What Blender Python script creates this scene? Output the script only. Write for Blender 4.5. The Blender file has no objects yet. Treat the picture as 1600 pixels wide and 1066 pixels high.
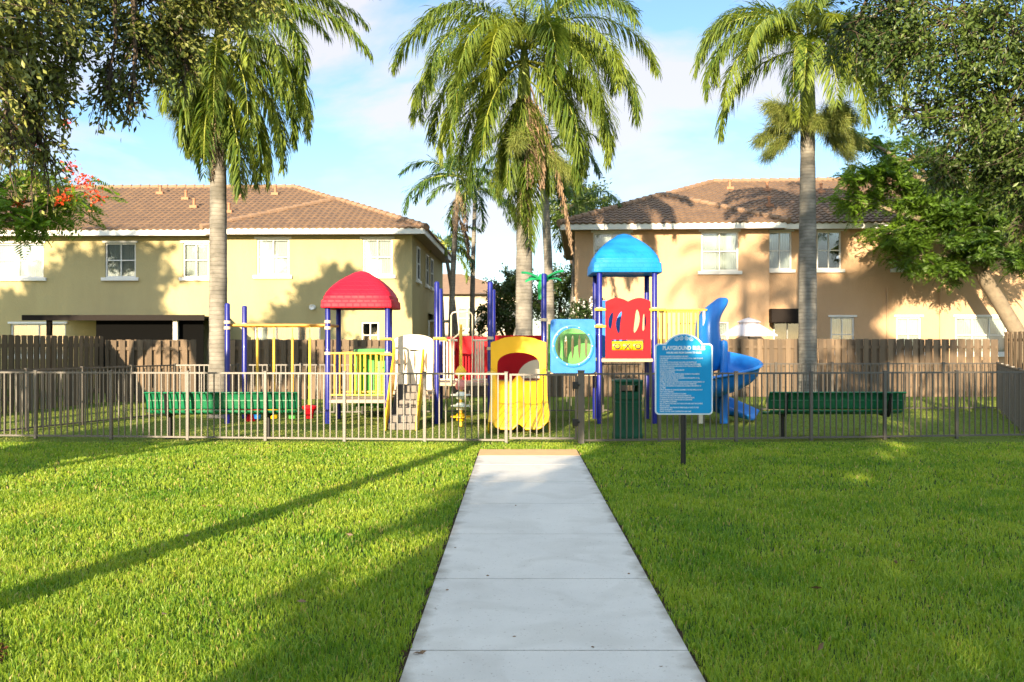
import bpy, math, random
import numpy as np
from mathutils import Vector, Matrix, noise as mnoise
from mathutils.geometry import tessellate_polygon

sc = bpy.context.scene
C = sc.collection
R = math.radians
F, HZ, CAMH = 1450.0, 535.0, 1.7
rng = np.random.default_rng(7)
random.seed(7)

SUN_AZ = math.atan2(-0.285, -0.958)      # compass angle of the sun from +Y towards +X
SUN_EL = R(14.5)


def W(px, py, Y):
    return ((px - 800) / F * Y, Y, CAMH - (py - HZ) / F * Y)


def X(px, Y):
    return (px - 800) / F * Y


def Z(py, Y):
    return CAMH - (py - HZ) / F * Y


# ------------------------------------------------------------------ materials
def _new(name):
    m = bpy.data.materials.new(name)
    m.use_nodes = True
    nt = m.node_tree
    for n in list(nt.nodes):
        nt.nodes.remove(n)
    out = nt.nodes.new('ShaderNodeOutputMaterial')
    return m, nt, out


def N(nt, t, **kw):
    n = nt.nodes.new(t)
    for k, v in kw.items():
        if k in n.inputs:
            n.inputs[k].default_value = v
        else:
            setattr(n, k, v)
    return n


def col4(c):
    return (c[0], c[1], c[2], 1)


def pm(name, c1, c2=None, rough=0.6, scale=4.0, bump=0.0, bscale=60.0, spec=0.4, metal=0.0, attr=False,
       detail=4.0, stretch=(1, 1, 1), coat=0.0, c3=None):
    """procedural paint / stucco / plastic / timber: two colours mixed by noise, fine bump"""
    m, nt, out = _new(name)
    L = nt.links
    p = N(nt, 'ShaderNodeBsdfPrincipled')
    p.inputs['Roughness'].default_value = rough
    p.inputs['Specular IOR Level'].default_value = spec
    p.inputs['Metallic'].default_value = metal
    p.inputs['Coat Weight'].default_value = coat
    L.new(p.outputs[0], out.inputs[0])
    if c2 is None:
        c2 = tuple(x * 0.82 for x in c1)
    tc = N(nt, 'ShaderNodeTexCoord')
    mp = N(nt, 'ShaderNodeMapping')
    mp.inputs['Scale'].default_value = stretch
    L.new(tc.outputs['Object'], mp.inputs[0])
    nz = N(nt, 'ShaderNodeTexNoise')
    nz.inputs['Scale'].default_value = scale
    nz.inputs['Detail'].default_value = detail
    nz.inputs['Roughness'].default_value = 0.65
    L.new(mp.outputs[0], nz.inputs['Vector'])
    rp = N(nt, 'ShaderNodeValToRGB')
    rp.color_ramp.elements[0].position = 0.3
    rp.color_ramp.elements[1].position = 0.72
    rp.color_ramp.elements[0].color = col4(c2)
    rp.color_ramp.elements[1].color = col4(c1)
    L.new(nz.outputs['Fac'], rp.inputs[0])
    colo = rp.outputs[0]
    if attr:
        at = N(nt, 'ShaderNodeAttribute')
        at.attribute_name = 'rnd'
        mx = N(nt, 'ShaderNodeMix')
        mx.data_type = 'RGBA'
        mx.inputs[7].default_value = col4(c3 or tuple(x * 0.5 for x in c1))
        mr = N(nt, 'ShaderNodeMath', operation='MULTIPLY')
        mr.inputs[1].default_value = 0.75
        L.new(at.outputs['Fac'], mr.inputs[0])
        L.new(mr.outputs[0], mx.inputs[0])
        L.new(colo, mx.inputs[6])
        colo = mx.outputs[2]
    L.new(colo, p.inputs['Base Color'])
    if bump:
        n2 = N(nt, 'ShaderNodeTexNoise')
        n2.inputs['Scale'].default_value = bscale
        n2.inputs['Detail'].default_value = 3.0
        L.new(mp.outputs[0], n2.inputs['Vector'])
        b = N(nt, 'ShaderNodeBump')
        b.inputs['Strength'].default_value = bump
        b.inputs['Distance'].default_value = 0.02
        L.new(n2.outputs['Fac'], b.inputs['Height'])
        L.new(b.outputs[0], p.inputs['Normal'])
    # roughness wear
    mr2 = N(nt, 'ShaderNodeMapRange')
    mr2.inputs[3].default_value = max(0.05, rough - 0.08)
    mr2.inputs[4].default_value = min(1.0, rough + 0.12)
    L.new(nz.outputs['Fac'], mr2.inputs[0])
    L.new(mr2.outputs[0], p.inputs['Roughness'])
    return m


def leafm(name, c1, c2, trans=0.4, rough=0.45, tcol=None):
    """leaf: diffuse+gloss mixed with translucency, each leaf its own tint through the rnd attribute"""
    m, nt, out = _new(name)
    L = nt.links
    at = N(nt, 'ShaderNodeAttribute')
    at.attribute_name = 'rnd'
    rp = N(nt, 'ShaderNodeValToRGB')
    rp.color_ramp.elements[0].color = col4(c1)
    rp.color_ramp.elements[1].color = col4(c2)
    L.new(at.outputs['Fac'], rp.inputs[0])
    p = N(nt, 'ShaderNodeBsdfPrincipled')
    p.inputs['Roughness'].default_value = rough
    p.inputs['Specular IOR Level'].default_value = 0.35
    L.new(rp.outputs[0], p.inputs['Base Color'])
    t = N(nt, 'ShaderNodeBsdfTranslucent')
    hs = N(nt, 'ShaderNodeMix')
    hs.data_type = 'RGBA'
    hs.blend_type = 'MULTIPLY'
    hs.inputs[0].default_value = 1.0
    L.new(rp.outputs[0], hs.inputs[6])
    hs.inputs[7].default_value = tcol or (1.5, 1.35, 0.6, 1)
    L.new(hs.outputs[2], t.inputs[0])
    mx = N(nt, 'ShaderNodeMixShader')
    mx.inputs[0].default_value = trans
    L.new(p.outputs[0], mx.inputs[1])
    L.new(t.outputs[0], mx.inputs[2])
    L.new(mx.outputs[0], out.inputs[0])
    return m


M = {}


def make_materials():
    M['stucco_yellow'] = pm('stucco_yellow', (0.43, 0.365, 0.19), (0.365, 0.308, 0.16), 0.9, 0.9, 0.7, 45, 0.15, stretch=(1, 1, 0.3), detail=7)
    M['stucco_peach'] = pm('stucco_peach', (0.52, 0.345, 0.21), (0.45, 0.295, 0.178), 0.9, 0.9, 0.7, 45, 0.15, stretch=(1, 1, 0.3), detail=7)
    M['stucco_cream'] = pm('stucco_cream', (0.62, 0.52, 0.38), None, 0.9, 1, 0.2, 40, 0.15)
    M['trim'] = pm('white_trim', (0.74, 0.73, 0.70), (0.66, 0.65, 0.62), 0.55, 2)
    M['tile'] = pm('roof_tile', (0.195, 0.122, 0.076), (0.14, 0.09, 0.06), 0.8, 2.2, 0.3, 60, 0.2, attr=True, c3=(0.12, 0.08, 0.06))
    M['ridge'] = pm('ridge_tile', (0.28, 0.18, 0.115), (0.21, 0.135, 0.09), 0.8, 3, 0.3, 60, 0.2)
    M['vent'] = pm('vent_pipe', (0.36, 0.17, 0.09), None, 0.7)
    M['soffit'] = pm('soffit', (0.30, 0.22, 0.16), None, 0.8)
    M['blind'] = pm('blind', (0.76, 0.76, 0.72), (0.66, 0.66, 0.63), 0.8, 3, stretch=(14, 1, 0.3))
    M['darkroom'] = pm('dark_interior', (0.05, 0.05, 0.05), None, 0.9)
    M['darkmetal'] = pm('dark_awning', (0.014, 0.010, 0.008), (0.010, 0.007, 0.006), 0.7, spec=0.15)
    M['patio_shade'] = pm('patio_shade_black', (0.004, 0.004, 0.004), None, 0.9, spec=0.05)  # near-black colour standing in for deep shade under the patio cover
    M['wood'] = pm('weathered_fence_wood', (0.225, 0.16, 0.105), (0.155, 0.113, 0.077), 0.85, 3, 0.5, 50, 0.2, attr=True,
                   stretch=(6, 6, 0.5), c3=(0.075, 0.058, 0.044))
    M['bronze'] = pm('bronze_fence_paint', (0.062, 0.050, 0.037), (0.05, 0.041, 0.031), 0.43, 6, 0.1, 80, 1.0)
    M['concrete'] = pm('concrete', (0.58, 0.54, 0.495), (0.49, 0.458, 0.425), 0.85, 0.9, 0.35, 90, 0.25, detail=8)
    M['tan'] = pm('tan_painted_concrete', (0.55, 0.36, 0.17), (0.46, 0.30, 0.15), 0.8, 5, 0.3, 90, 0.25)
    M['soil'] = pm('soil', (0.055, 0.035, 0.022), (0.03, 0.02, 0.013), 0.95, 14, 0.8, 60, 0.1)
    M['lawn'] = pm('lawn_soil', (0.045, 0.075, 0.014), (0.03, 0.05, 0.012), 0.95, 12, 0.8, 60, 0.1)
    M['turf'] = pm('playground_turf', (0.14, 0.19, 0.03), (0.105, 0.155, 0.024), 0.9, 1.3, 0.9, 130, 0.1, detail=9)
    M['ground'] = pm('far_ground', (0.06, 0.10, 0.02), (0.05, 0.07, 0.02), 0.95, 0.2)
    M['mulch'] = pm('mulch', (0.12, 0.045, 0.022), (0.05, 0.025, 0.015), 0.95, 30, 0.9, 80, 0.1, attr=True, c3=(0.03, 0.016, 0.01))
    # plastics
    M['red'] = pm('red_plastic', (0.43, 0.006, 0.013), (0.36, 0.005, 0.011), 0.5, 3, 0.06, 120, 0.14)
    M['sky_blue'] = pm('blue_plastic', (0.008, 0.17, 0.56), (0.006, 0.14, 0.48), 0.33, 3, 0.05, 120, 0.5)
    M['yellow'] = pm('yellow_plastic', (0.80, 0.47, 0.008), (0.74, 0.42, 0.007), 0.38, 3, 0.05, 120, 0.45)
    M['cream'] = pm('cream_plastic', (0.68, 0.62, 0.48), (0.60, 0.55, 0.42), 0.45, 3, 0.05, 120, 0.4)
    M['green'] = pm('green_plastic', (0.09, 0.40, 0.085), (0.075, 0.34, 0.07), 0.4, 3, 0.05, 120, 0.4)
    M['leaf_green'] = pm('emerald_plastic', (0.01, 0.28, 0.09), (0.008, 0.22, 0.07), 0.4, 3, 0.05, 120, 0.4)
    M['pink'] = pm('pink_plastic', (0.65, 0.22, 0.18), None, 0.45, 3)
    M['white_plastic'] = pm('white_plastic', (0.7, 0.72, 0.6), None, 0.45, 3)
    M['navy'] = pm('blue_post_paint', (0.009, 0.014, 0.20), (0.007, 0.011, 0.16), 0.32, 5, 0.03, 90, 0.4, coat=0.1)
    M['yellow_metal'] = pm('yellow_rail_paint', (0.78, 0.50, 0.06), (0.7, 0.42, 0.05), 0.35, 6)
    M['orange_metal'] = pm('orange_beam_paint', (0.55, 0.27, 0.04), (0.47, 0.22, 0.03), 0.4, 6)
    M['clamp'] = pm('pale_clamp', (0.6, 0.5, 0.35), None, 0.4)
    M['steel'] = pm('grey_steel', (0.45, 0.45, 0.44), None, 0.35, 5, metal=0.7)
    M['deck'] = pm('coated_deck', (0.45, 0.33, 0.24), (0.38, 0.28, 0.2), 0.7, 5)
    M['block'] = pm('grey_block', (0.21, 0.19, 0.17), (0.16, 0.145, 0.13), 0.85, 6, 0.4, 60)
    M['black'] = pm('black_metal', (0.012, 0.012, 0.012), None, 0.45, 5)
    M['bench_green'] = pm('bench_green', (0.009, 0.16, 0.065), (0.007, 0.13, 0.052), 0.38, 5, 0.25, 160, 0.5)
    M['bin_green'] = pm('bin_green', (0.006, 0.075, 0.038), (0.005, 0.06, 0.03), 0.5, 4, 0.1, 60, 0.2)
    M['sign_blue'] = pm('sign_blue', (0.014, 0.29, 0.60), (0.012, 0.26, 0.54), 0.55, 3, spec=0.15)
    M['sign_white'] = pm('sign_white', (0.72, 0.80, 0.85), None, 0.45, 3)
    M['umbrella'] = pm('umbrella_canvas', (0.66, 0.62, 0.66), None, 0.85, 3)
    M['bark_pale'] = pm('palm_bark', (0.27, 0.255, 0.23), (0.18, 0.17, 0.155), 0.9, 3, 0.5, 30, 0.15, stretch=(1, 1, 5))
    nt = M['bark_pale'].node_tree
    p = [n for n in nt.nodes if n.type == 'BSDF_PRINCIPLED'][0]
    src = p.inputs['Base Color'].links[0].from_socket
    tcn = [n for n in nt.nodes if n.type == 'TEX_COORD'][0]
    wv = N(nt, 'ShaderNodeTexWave')
    wv.wave_type = 'BANDS'
    wv.bands_direction = 'Z'
    wv.inputs['Scale'].default_value = 3.4
    wv.inputs['Distortion'].default_value = 2.2
    wv.inputs['Detail'].default_value = 2.5
    wv.inputs['Detail Scale'].default_value = 1.6
    nt.links.new(tcn.outputs['Object'], wv.inputs['Vector'])
    rp = N(nt, 'ShaderNodeValToRGB')
    rp.color_ramp.elements[0].position = 0.02
    rp.color_ramp.elements[0].color = (0.78, 0.755, 0.73, 1)
    rp.color_ramp.elements[1].position = 0.22
    rp.color_ramp.elements[1].color = (1, 1, 1, 1)
    nt.links.new(wv.outputs['Fac'], rp.inputs[0])
    n3 = N(nt, 'ShaderNodeTexNoise')
    n3.inputs['Scale'].default_value = 2.6
    n3.inputs['Detail'].default_value = 6
    nt.links.new(tcn.outputs['Object'], n3.inputs['Vector'])
    r3 = N(nt, 'ShaderNodeValToRGB')
    r3.color_ramp.elements[0].position = 0.38
    r3.color_ramp.elements[0].color = (0.62, 0.62, 0.6, 1)
    r3.color_ramp.elements[1].position = 0.6
    r3.color_ramp.elements[1].color = (1.1, 1.08, 1.04, 1)
    nt.links.new(n3.outputs['Fac'], r3.inputs[0])
    a_ = N(nt, 'ShaderNodeMix'); a_.data_type = 'RGBA'; a_.blend_type = 'MULTIPLY'; a_.inputs[0].default_value = 1
    b_ = N(nt, 'ShaderNodeMix'); b_.data_type = 'RGBA'; b_.blend_type = 'MULTIPLY'; b_.inputs[0].default_value = 1
    nt.links.new(src, a_.inputs[6]); nt.links.new(rp.outputs[0], a_.inputs[7])
    nt.links.new(a_.outputs[2], b_.inputs[6]); nt.links.new(r3.outputs[0], b_.inputs[7])
    nt.links.new(b_.outputs[2], p.inputs['Base Color'])
    M['bark_dark'] = pm('oak_bark', (0.13, 0.10, 0.075), (0.08, 0.06, 0.045), 0.95, 6, 0.8, 25, 0.1, stretch=(4, 4, 0.7))
    M['bark_tan'] = pm('poinciana_bark', (0.24, 0.195, 0.14), (0.16, 0.13, 0.095), 0.9, 5, 0.5, 30, 0.1)
    M['shaft'] = pm('crownshaft', (0.20, 0.27, 0.05), (0.15, 0.20, 0.04), 0.5, 3, 0.1, 20, stretch=(3, 3, 0.4))
    M['thatch'] = pm('dead_frond', (0.24, 0.15, 0.085), (0.16, 0.10, 0.06), 0.9, 6, 0.3, 40, attr=True, c3=(0.34, 0.26, 0.18))
    M['rachis'] = pm('frond_stalk', (0.30, 0.33, 0.06), None, 0.5, 6)
    M['flower_stalk'] = leafm('flower_stalk', (0.10, 0.15, 0.03), (0.25, 0.27, 0.07), 0.2)
    M['frond'] = leafm('palm_leaflet', (0.045, 0.10, 0.016), (0.24, 0.30, 0.045), 0.38)
    M['frond_far'] = leafm('palm_leaflet_far', (0.035, 0.09, 0.022), (0.10, 0.17, 0.03), 0.35)
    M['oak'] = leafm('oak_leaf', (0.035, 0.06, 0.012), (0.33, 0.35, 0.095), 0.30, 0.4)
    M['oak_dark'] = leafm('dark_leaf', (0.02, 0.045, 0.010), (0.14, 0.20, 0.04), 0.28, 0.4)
    M['feather'] = leafm('feather_leaf', (0.015, 0.045, 0.008), (0.17, 0.30, 0.022), 0.42)  # shade put into the colour: dark ramp end for shaded sprays
    M['bushleaf'] = leafm('bush_leaf', (0.022, 0.05, 0.014), (0.06, 0.10, 0.024), 0.3)
    M['blossom'] = leafm('red_blossom', (0.60, 0.03, 0.012), (0.72, 0.12, 0.02), 0.3, tcol=(1, 1, 1, 1))
    M['whiteflower'] = leafm('white_blossom', (0.7, 0.7, 0.66), (0.8, 0.8, 0.78), 0.3, tcol=(1, 1, 1, 1))
    M['dry'] = leafm('dry_leaf', (0.12, 0.07, 0.035), (0.2, 0.12, 0.06), 0.2, tcol=(1, 1, 1, 1))
    # grass: blade tint plus broad patches
    m = leafm('grass_blade', (0.085, 0.21, 0.014), (0.35, 0.44, 0.048), 0.45, 0.45)
    nt = m.node_tree
    at = [n for n in nt.nodes if n.type == 'ATTRIBUTE'][0]
    rp = [n for n in nt.nodes if n.type == 'VALTORGB'][0]
    tc = N(nt, 'ShaderNodeTexCoord')
    nz = N(nt, 'ShaderNodeTexNoise')
    nz.inputs['Scale'].default_value = 0.9
    nz.inputs['Detail'].default_value = 5
    nt.links.new(tc.outputs['Object'], nz.inputs['Vector'])
    ma = N(nt, 'ShaderNodeMath', operation='MULTIPLY_ADD')
    ma.inputs[1].default_value = 1.7
    ma.inputs[2].default_value = -0.85
    nt.links.new(nz.outputs['Fac'], ma.inputs[0])
    ad = N(nt, 'ShaderNodeMath', operation='ADD')
    nt.links.new(ma.outputs[0], ad.inputs[0])
    nt.links.new(at.outputs['Fac'], ad.inputs[1])
    nt.links.new(ad.outputs[0], rp.inputs[0])
    e = rp.color_ramp.elements
    e[0].position, e[1].position = 0.0, 0.55
    e2 = e.new(0.60)
    e2.color = (0.36, 0.40, 0.05, 1)
    e3 = e.new(0.95)
    e3.color = (0.45, 0.36, 0.14, 1)
    ma2 = N(nt, 'ShaderNodeMath', operation='MULTIPLY')
    ma2.inputs[1].default_value = 0.55
    nt.links.new(ad.outputs[0], ma2.inputs[0])
    nt.links.new(ma2.outputs[0], rp.inputs[0])
    M['grass'] = m
    M['turf_blade'] = leafm('turf_blade', (0.115, 0.15, 0.028), (0.20, 0.22, 0.045), 0.3, 0.6)
    # window glass: mostly clear, mirror at grazing
    m, nt, out = _new('window_glass')
    tr = N(nt, 'ShaderNodeBsdfTransparent')
    tr.inputs[0].default_value = (0.80, 0.84, 0.84, 1)
    gl = N(nt, 'ShaderNodeBsdfGlossy')
    gl.inputs['Roughness'].default_value = 0.03
    fr = N(nt, 'ShaderNodeFresnel')
    fr.inputs[0].default_value = 1.9
    mx = N(nt, 'ShaderNodeMixShader')
    nt.links.new(fr.outputs[0], mx.inputs[0])
    nt.links.new(tr.outputs[0], mx.inputs[1])
    nt.links.new(gl.outputs[0], mx.inputs[2])
    nt.links.new(mx.outputs[0], out.inputs[0])
    M['glass'] = m
    # bubble window plastic
    m, nt, out = _new('bubble_plastic')
    tr = N(nt, 'ShaderNodeBsdfTransparent')
    tr.inputs[0].default_value = (0.92, 0.98, 0.86, 1)
    p = N(nt, 'ShaderNodeBsdfPrincipled')
    p.inputs['Base Color'].default_value = (0.35, 0.55, 0.3, 1)
    p.inputs['Roughness'].default_value = 0.12
    fr = N(nt, 'ShaderNodeLayerWeight')
    fr.inputs[0].default_value = 0.85
    ad = N(nt, 'ShaderNodeMath', operation='MULTIPLY_ADD')
    ad.inputs[1].default_value = 0.2
    ad.inputs[2].default_value = 0.02
    nt.links.new(fr.outputs[1], ad.inputs[0])
    mx = N(nt, 'ShaderNodeMixShader')
    nt.links.new(ad.outputs[0], mx.inputs[0])
    nt.links.new(tr.outputs[0], mx.inputs[1])
    nt.links.new(p.outputs[0], mx.inputs[2])
    nt.links.new(mx.outputs[0], out.inputs[0])
    M['bubble'] = m
    # moulded roof plastic with scallop shingle relief
    for nm, c in (('red_roof', (0.42, 0.008, 0.028)), ('blue_roof', (0.008, 0.20, 0.62))):
        m = pm(nm, c, tuple(x * 0.88 for x in c), 0.5, 3, 0, spec=0.2)
        nt = m.node_tree
        p = [n for n in nt.nodes if n.type == 'BSDF_PRINCIPLED'][0]
        tc = N(nt, 'ShaderNodeTexCoord')
        sx = N(nt, 'ShaderNodeSeparateXYZ')
        nt.links.new(tc.outputs['Object'], sx.inputs[0])
        ad = N(nt, 'ShaderNodeMath', operation='ADD')
        nt.links.new(sx.outputs[0], ad.inputs[0])
        nt.links.new(sx.outputs[1], ad.inputs[1])
        cb = N(nt, 'ShaderNodeCombineXYZ')
        nt.links.new(ad.outputs[0], cb.inputs[0])
        nt.links.new(sx.outputs[2], cb.inputs[1])
        bk = N(nt, 'ShaderNodeTexBrick')
        bk.inputs['Scale'].default_value = 1.0
        bk.inputs['Brick Width'].default_value = 0.15
        bk.inputs['Row Height'].default_value = 0.09
        bk.inputs['Mortar Size'].default_value = 0.012
        bk.inputs['Mortar Smooth'].default_value = 0.8
        nt.links.new(cb.outputs[0], bk.inputs['Vector'])
        b = N(nt, 'ShaderNodeBump')
        b.inputs['Strength'].default_value = 0.45
        b.inputs['Distance'].default_value = 0.012
        b.invert = True
        nt.links.new(bk.outputs['Fac'], b.inputs['Height'])
        nt.links.new(b.outputs[0], p.inputs['Normal'])
        M[nm] = m


make_materials()


# ------------------------------------------------------------------ objects, tags
def tag(o, label=None, cat=None, group=None, kind=None):
    if label:
        o['label'] = label
    if cat:
        o['category'] = cat
    if group:
        o['group'] = group
    if kind:
        o['kind'] = kind
    return o


def thing(name, label, cat, loc=(0, 0, 0), rz=0.0, group=None):
    o = bpy.data.objects.new(name, None)
    o.empty_display_size = 0.2
    C.objects.link(o)
    o.location = loc
    o.rotation_euler = (0, 0, rz)
    return tag(o, label, cat, group)


class MB:
    """collects shapes, then links them as ONE mesh object"""

    def __init__(s, off=(0, 0, 0)):
        s.v, s.f, s.r, s.off = [], [], [], off

    def add(s, vs, fs, rnd=None):
        b = len(s.v)
        s.v += [tuple(p) for p in vs]
        s.f += [tuple(i + b for i in f) for f in fs]
        rv = random.random() if rnd is None else rnd
        s.r += [rv] * len(fs)

    def box(s, x0, x1, y0, y1, z0, z1, rnd=None):
        vs = [(x0, y0, z0), (x1, y0, z0), (x1, y1, z0), (x0, y1, z0), (x0, y0, z1), (x1, y0, z1), (x1, y1, z1), (x0, y1, z1)]
        s.add(vs, [(0, 3, 2, 1), (4, 5, 6, 7), (0, 1, 5, 4), (1, 2, 6, 5), (2, 3, 7, 6), (3, 0, 4, 7)], rnd)

    def obox(s, c, half, ax, ay=None, az=Vector((0, 0, 1)), rnd=None):
        """oriented box: centre, half sizes, axes"""
        ax = Vector(ax).normalized()
        az = Vector(az).normalized()
        ay = Vector(ay).normalized() if ay else az.cross(ax).normalized()
        c = Vector(c)
        vs = []
        for dz in (-1, 1):
            for dx, dy in ((-1, -1), (1, -1), (1, 1), (-1, 1)):
                vs.append(c + ax * half[0] * dx + ay * half[1] * dy + az * half[2] * dz)
        s.add(vs, [(0, 3, 2, 1), (4, 5, 6, 7), (0, 1, 5, 4), (1, 2, 6, 5), (2, 3, 7, 6), (3, 0, 4, 7)], rnd)

    def tube(s, pts, r, n=10, rnd=None, caps=True):
        pts = [Vector(p) for p in pts]
        rs = r if isinstance(r, (list, tuple)) else [r] * len(pts)
        vs, fs = [], []
        up = None
        for i, p in enumerate(pts):
            d = (pts[min(i + 1, len(pts) - 1)] - pts[max(i - 1, 0)]).normalized()
            if up is None:
                up = d.orthogonal().normalized()
            a = (up - d * up.dot(d))
            if a.length < 1e-5:
                a = d.orthogonal()
            a.normalize()
            up = a
            b = d.cross(a)
            for k in range(n):
                t = 2 * math.pi * k / n
                vs.append(p + (a * math.cos(t) + b * math.sin(t)) * rs[i])
        for i in range(len(pts) - 1):
            for k in range(n):
                k2 = (k + 1) % n
                fs.append((i * n + k, i * n + k2, (i + 1) * n + k2, (i + 1) * n + k))
        if caps:
            fs.append(tuple(range(n - 1, -1, -1)))
            fs.append(tuple((len(pts) - 1) * n + k for k in range(n)))
        s.add(vs, fs, rnd)

    def lathe(s, prof, c=(0, 0, 0), n=20, rnd=None, axis='z', caps=True):
        vs, fs = [], []
        for r, z in prof:
            for k in range(n):
                t = 2 * math.pi * k / n
                p = (r * math.cos(t), r * math.sin(t), z)
                if axis == 'y':
                    p = (p[0], p[2], p[1])
                elif axis == 'x':
                    p = (p[2], p[0], p[1])
                vs.append((c[0] + p[0], c[1] + p[1], c[2] + p[2]))
        for i in range(len(prof) - 1):
            for k in range(n):
                k2 = (k + 1) % n
                fs.append((i * n + k, i * n + k2, (i + 1) * n + k2, (i + 1) * n + k))
        if caps and prof[0][0] > 1e-4:
            fs.append(tuple(range(n - 1, -1, -1)))
        if caps and prof[-1][0] > 1e-4:
            fs.append(tuple((len(prof) - 1) * n + k for k in range(n)))
        s.add(vs, fs, rnd)

    def panel(s, outline, holes, y0, y1, rnd=None):
        """XZ outline with holes, given real thickness in Y"""
        loops = [outline] + list(holes)
        tri = tessellate_polygon([[Vector((p[0], p[1], 0)) for p in lp] for lp in loops])
        flat = [p for lp in loops for p in lp]
        n = len(flat)
        vs = [(p[0], y0, p[1]) for p in flat] + [(p[0], y1, p[1]) for p in flat]
        fs = []
        for t in tri:
            a, b, c = t
            pa, pb, pc = flat[a], flat[b], flat[c]
            cr = (pb[0] - pa[0]) * (pc[1] - pa[1]) - (pb[1] - pa[1]) * (pc[0] - pa[0])
            if cr < 0:
                a, c = c, a
            fs.append((a, b, c))
            fs.append((c + n, b + n, a + n))
        k = 0
        for li, lp in enumerate(loops):
            m = len(lp)
            area = sum(lp[i][0] * lp[(i + 1) % m][1] - lp[(i + 1) % m][0] * lp[i][1] for i in range(m))
            ccw = area > 0
            for i in range(m):
                a, b = k + i, k + (i + 1) % m
                q = (a, a + n, b + n, b)
                if ccw != (li > 0):
                    q = q[::-1]
                fs.append(q)
            k += m
        s.add(vs, fs, rnd)

    def loft(s, rings, close=True, caps=True, rnd=None):
        n = len(rings[0])
        vs = [p for r in rings for p in r]
        fs = []
        for i in range(len(rings) - 1):
            for k in range(n if close else n - 1):
                k2 = (k + 1) % n
                fs.append((i * n + k, i * n + k2, (i + 1) * n + k2, (i + 1) * n + k))
        if caps:
            fs.append(tuple(range(n - 1, -1, -1)))
            fs.append(tuple((len(rings) - 1) * n + k for k in range(n)))
        s.add(vs, fs, rnd)

    def build(s, name, m, parent=None, smooth=True, bevel=0.0, solid=0.0, loc=None, sub=0):
        me = bpy.data.meshes.new(name)
        o = s.off
        me.from_pydata([(p[0] - o[0], p[1] - o[1], p[2] - o[2]) for p in s.v], [], s.f)
        a = me.attributes.new('rnd', 'FLOAT', 'FACE')
        a.data.foreach_set('value', s.r)
        me.materials.append(m)
        me.update()
        ob = bpy.data.objects.new(name, me)
        C.objects.link(ob)
        if loc:
            ob.location = loc
        if parent:
            ob.parent = parent
        if smooth:
            try:
                me.shade_smooth()
                me.set_sharp_from_angle(angle=R(38))
            except Exception:
                pass
        if solid:
            md = ob.modifiers.new('Solid', 'SOLIDIFY')
            md.thickness = solid
            md.offset = 0
        if bevel:
            md = ob.modifiers.new('Bevel', 'BEVEL')
            md.width = bevel
            md.segments = 2
            md.limit_method = 'ANGLE'
            md.angle_limit = R(40)
        if sub:
            md = ob.modifiers.new('Sub', 'SUBSURF')
            md.levels = md.render_levels = sub
        return ob


def fast(name, verts, loops, totals, rnd, mat, parent=None, off=(0, 0, 0)):
    """numpy mesh: verts (n,3), loops flat, totals per face, rnd per face"""
    me = bpy.data.meshes.new(name)
    verts = np.asarray(verts, dtype=np.float32).reshape(-1, 3) - np.asarray(off, dtype=np.float32)
    me.vertices.add(len(verts))
    me.vertices.foreach_set('co', verts.ravel())
    me.loops.add(len(loops))
    me.loops.foreach_set('vertex_index', np.asarray(loops, dtype=np.int32))
    totals = np.asarray(totals, dtype=np.int32)
    me.polygons.add(len(totals))
    st = np.zeros(len(totals), dtype=np.int32)
    st[1:] = np.cumsum(totals)[:-1]
    me.polygons.foreach_set('loop_start', st)
    me.polygons.foreach_set('loop_total', totals)
    me.update(calc_edges=True)
    a = me.attributes.new('rnd', 'FLOAT', 'FACE')
    a.data.foreach_set('value', np.asarray(rnd, dtype=np.float32))
    me.materials.append(mat)
    ob = bpy.data.objects.new(name, me)
    C.objects.link(ob)
    if parent:
        ob.parent = parent
    return ob


def nrm(a):
    return a / np.maximum(np.linalg.norm(a, axis=-1, keepdims=True), 1e-9)


def leaf_cards(P, D, Lg, Wd):
    """pointed leaves: P base, D direction, two faces folded on the midrib"""
    n = len(P)
    D = nrm(D)
    rv = rng.normal(size=(n, 3))
    S = nrm(np.cross(D, rv))
    U = np.cross(S, D)
    Lg = np.broadcast_to(np.asarray(Lg, dtype=float), (n,))[:, None]
    Wd = np.broadcast_to(np.asarray(Wd, dtype=float), (n,))[:, None]
    mid = P + D * Lg * 0.5
    fold = U * Wd * 0.18
    v = np.stack([P, mid + S * Wd * 0.5 + fold, P + D * Lg, mid - S * Wd * 0.5 + fold], axis=1)
    idx = np.arange(n)[:, None] * 4
    loops = (idx + np.array([[0, 1, 2, 0, 2, 3]])).ravel()
    totals = np.full(n * 2, 3)
    return v.reshape(-1, 3), loops, totals


# ------------------------------------------------------------------ setting
def sheet(name, pts, z, mat, kind='structure'):
    mb = MB()
    mb.add([(p[0], p[1], z) for p in pts], [tuple(range(len(pts)))])
    return tag(mb.build(name, mat, smooth=False), kind=kind)


sheet('ground', [(-400, -200), (400, -200), (400, 600), (-400, 600)], -0.02, M['ground'])
sheet('lawn', [(-30, -25), (30, -25), (30, 15.75), (-30, 15.75)], -0.006, M['lawn'])


def pathc(Y):
    return 0.2 + 0.0055 * (Y - 4.64)


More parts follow.
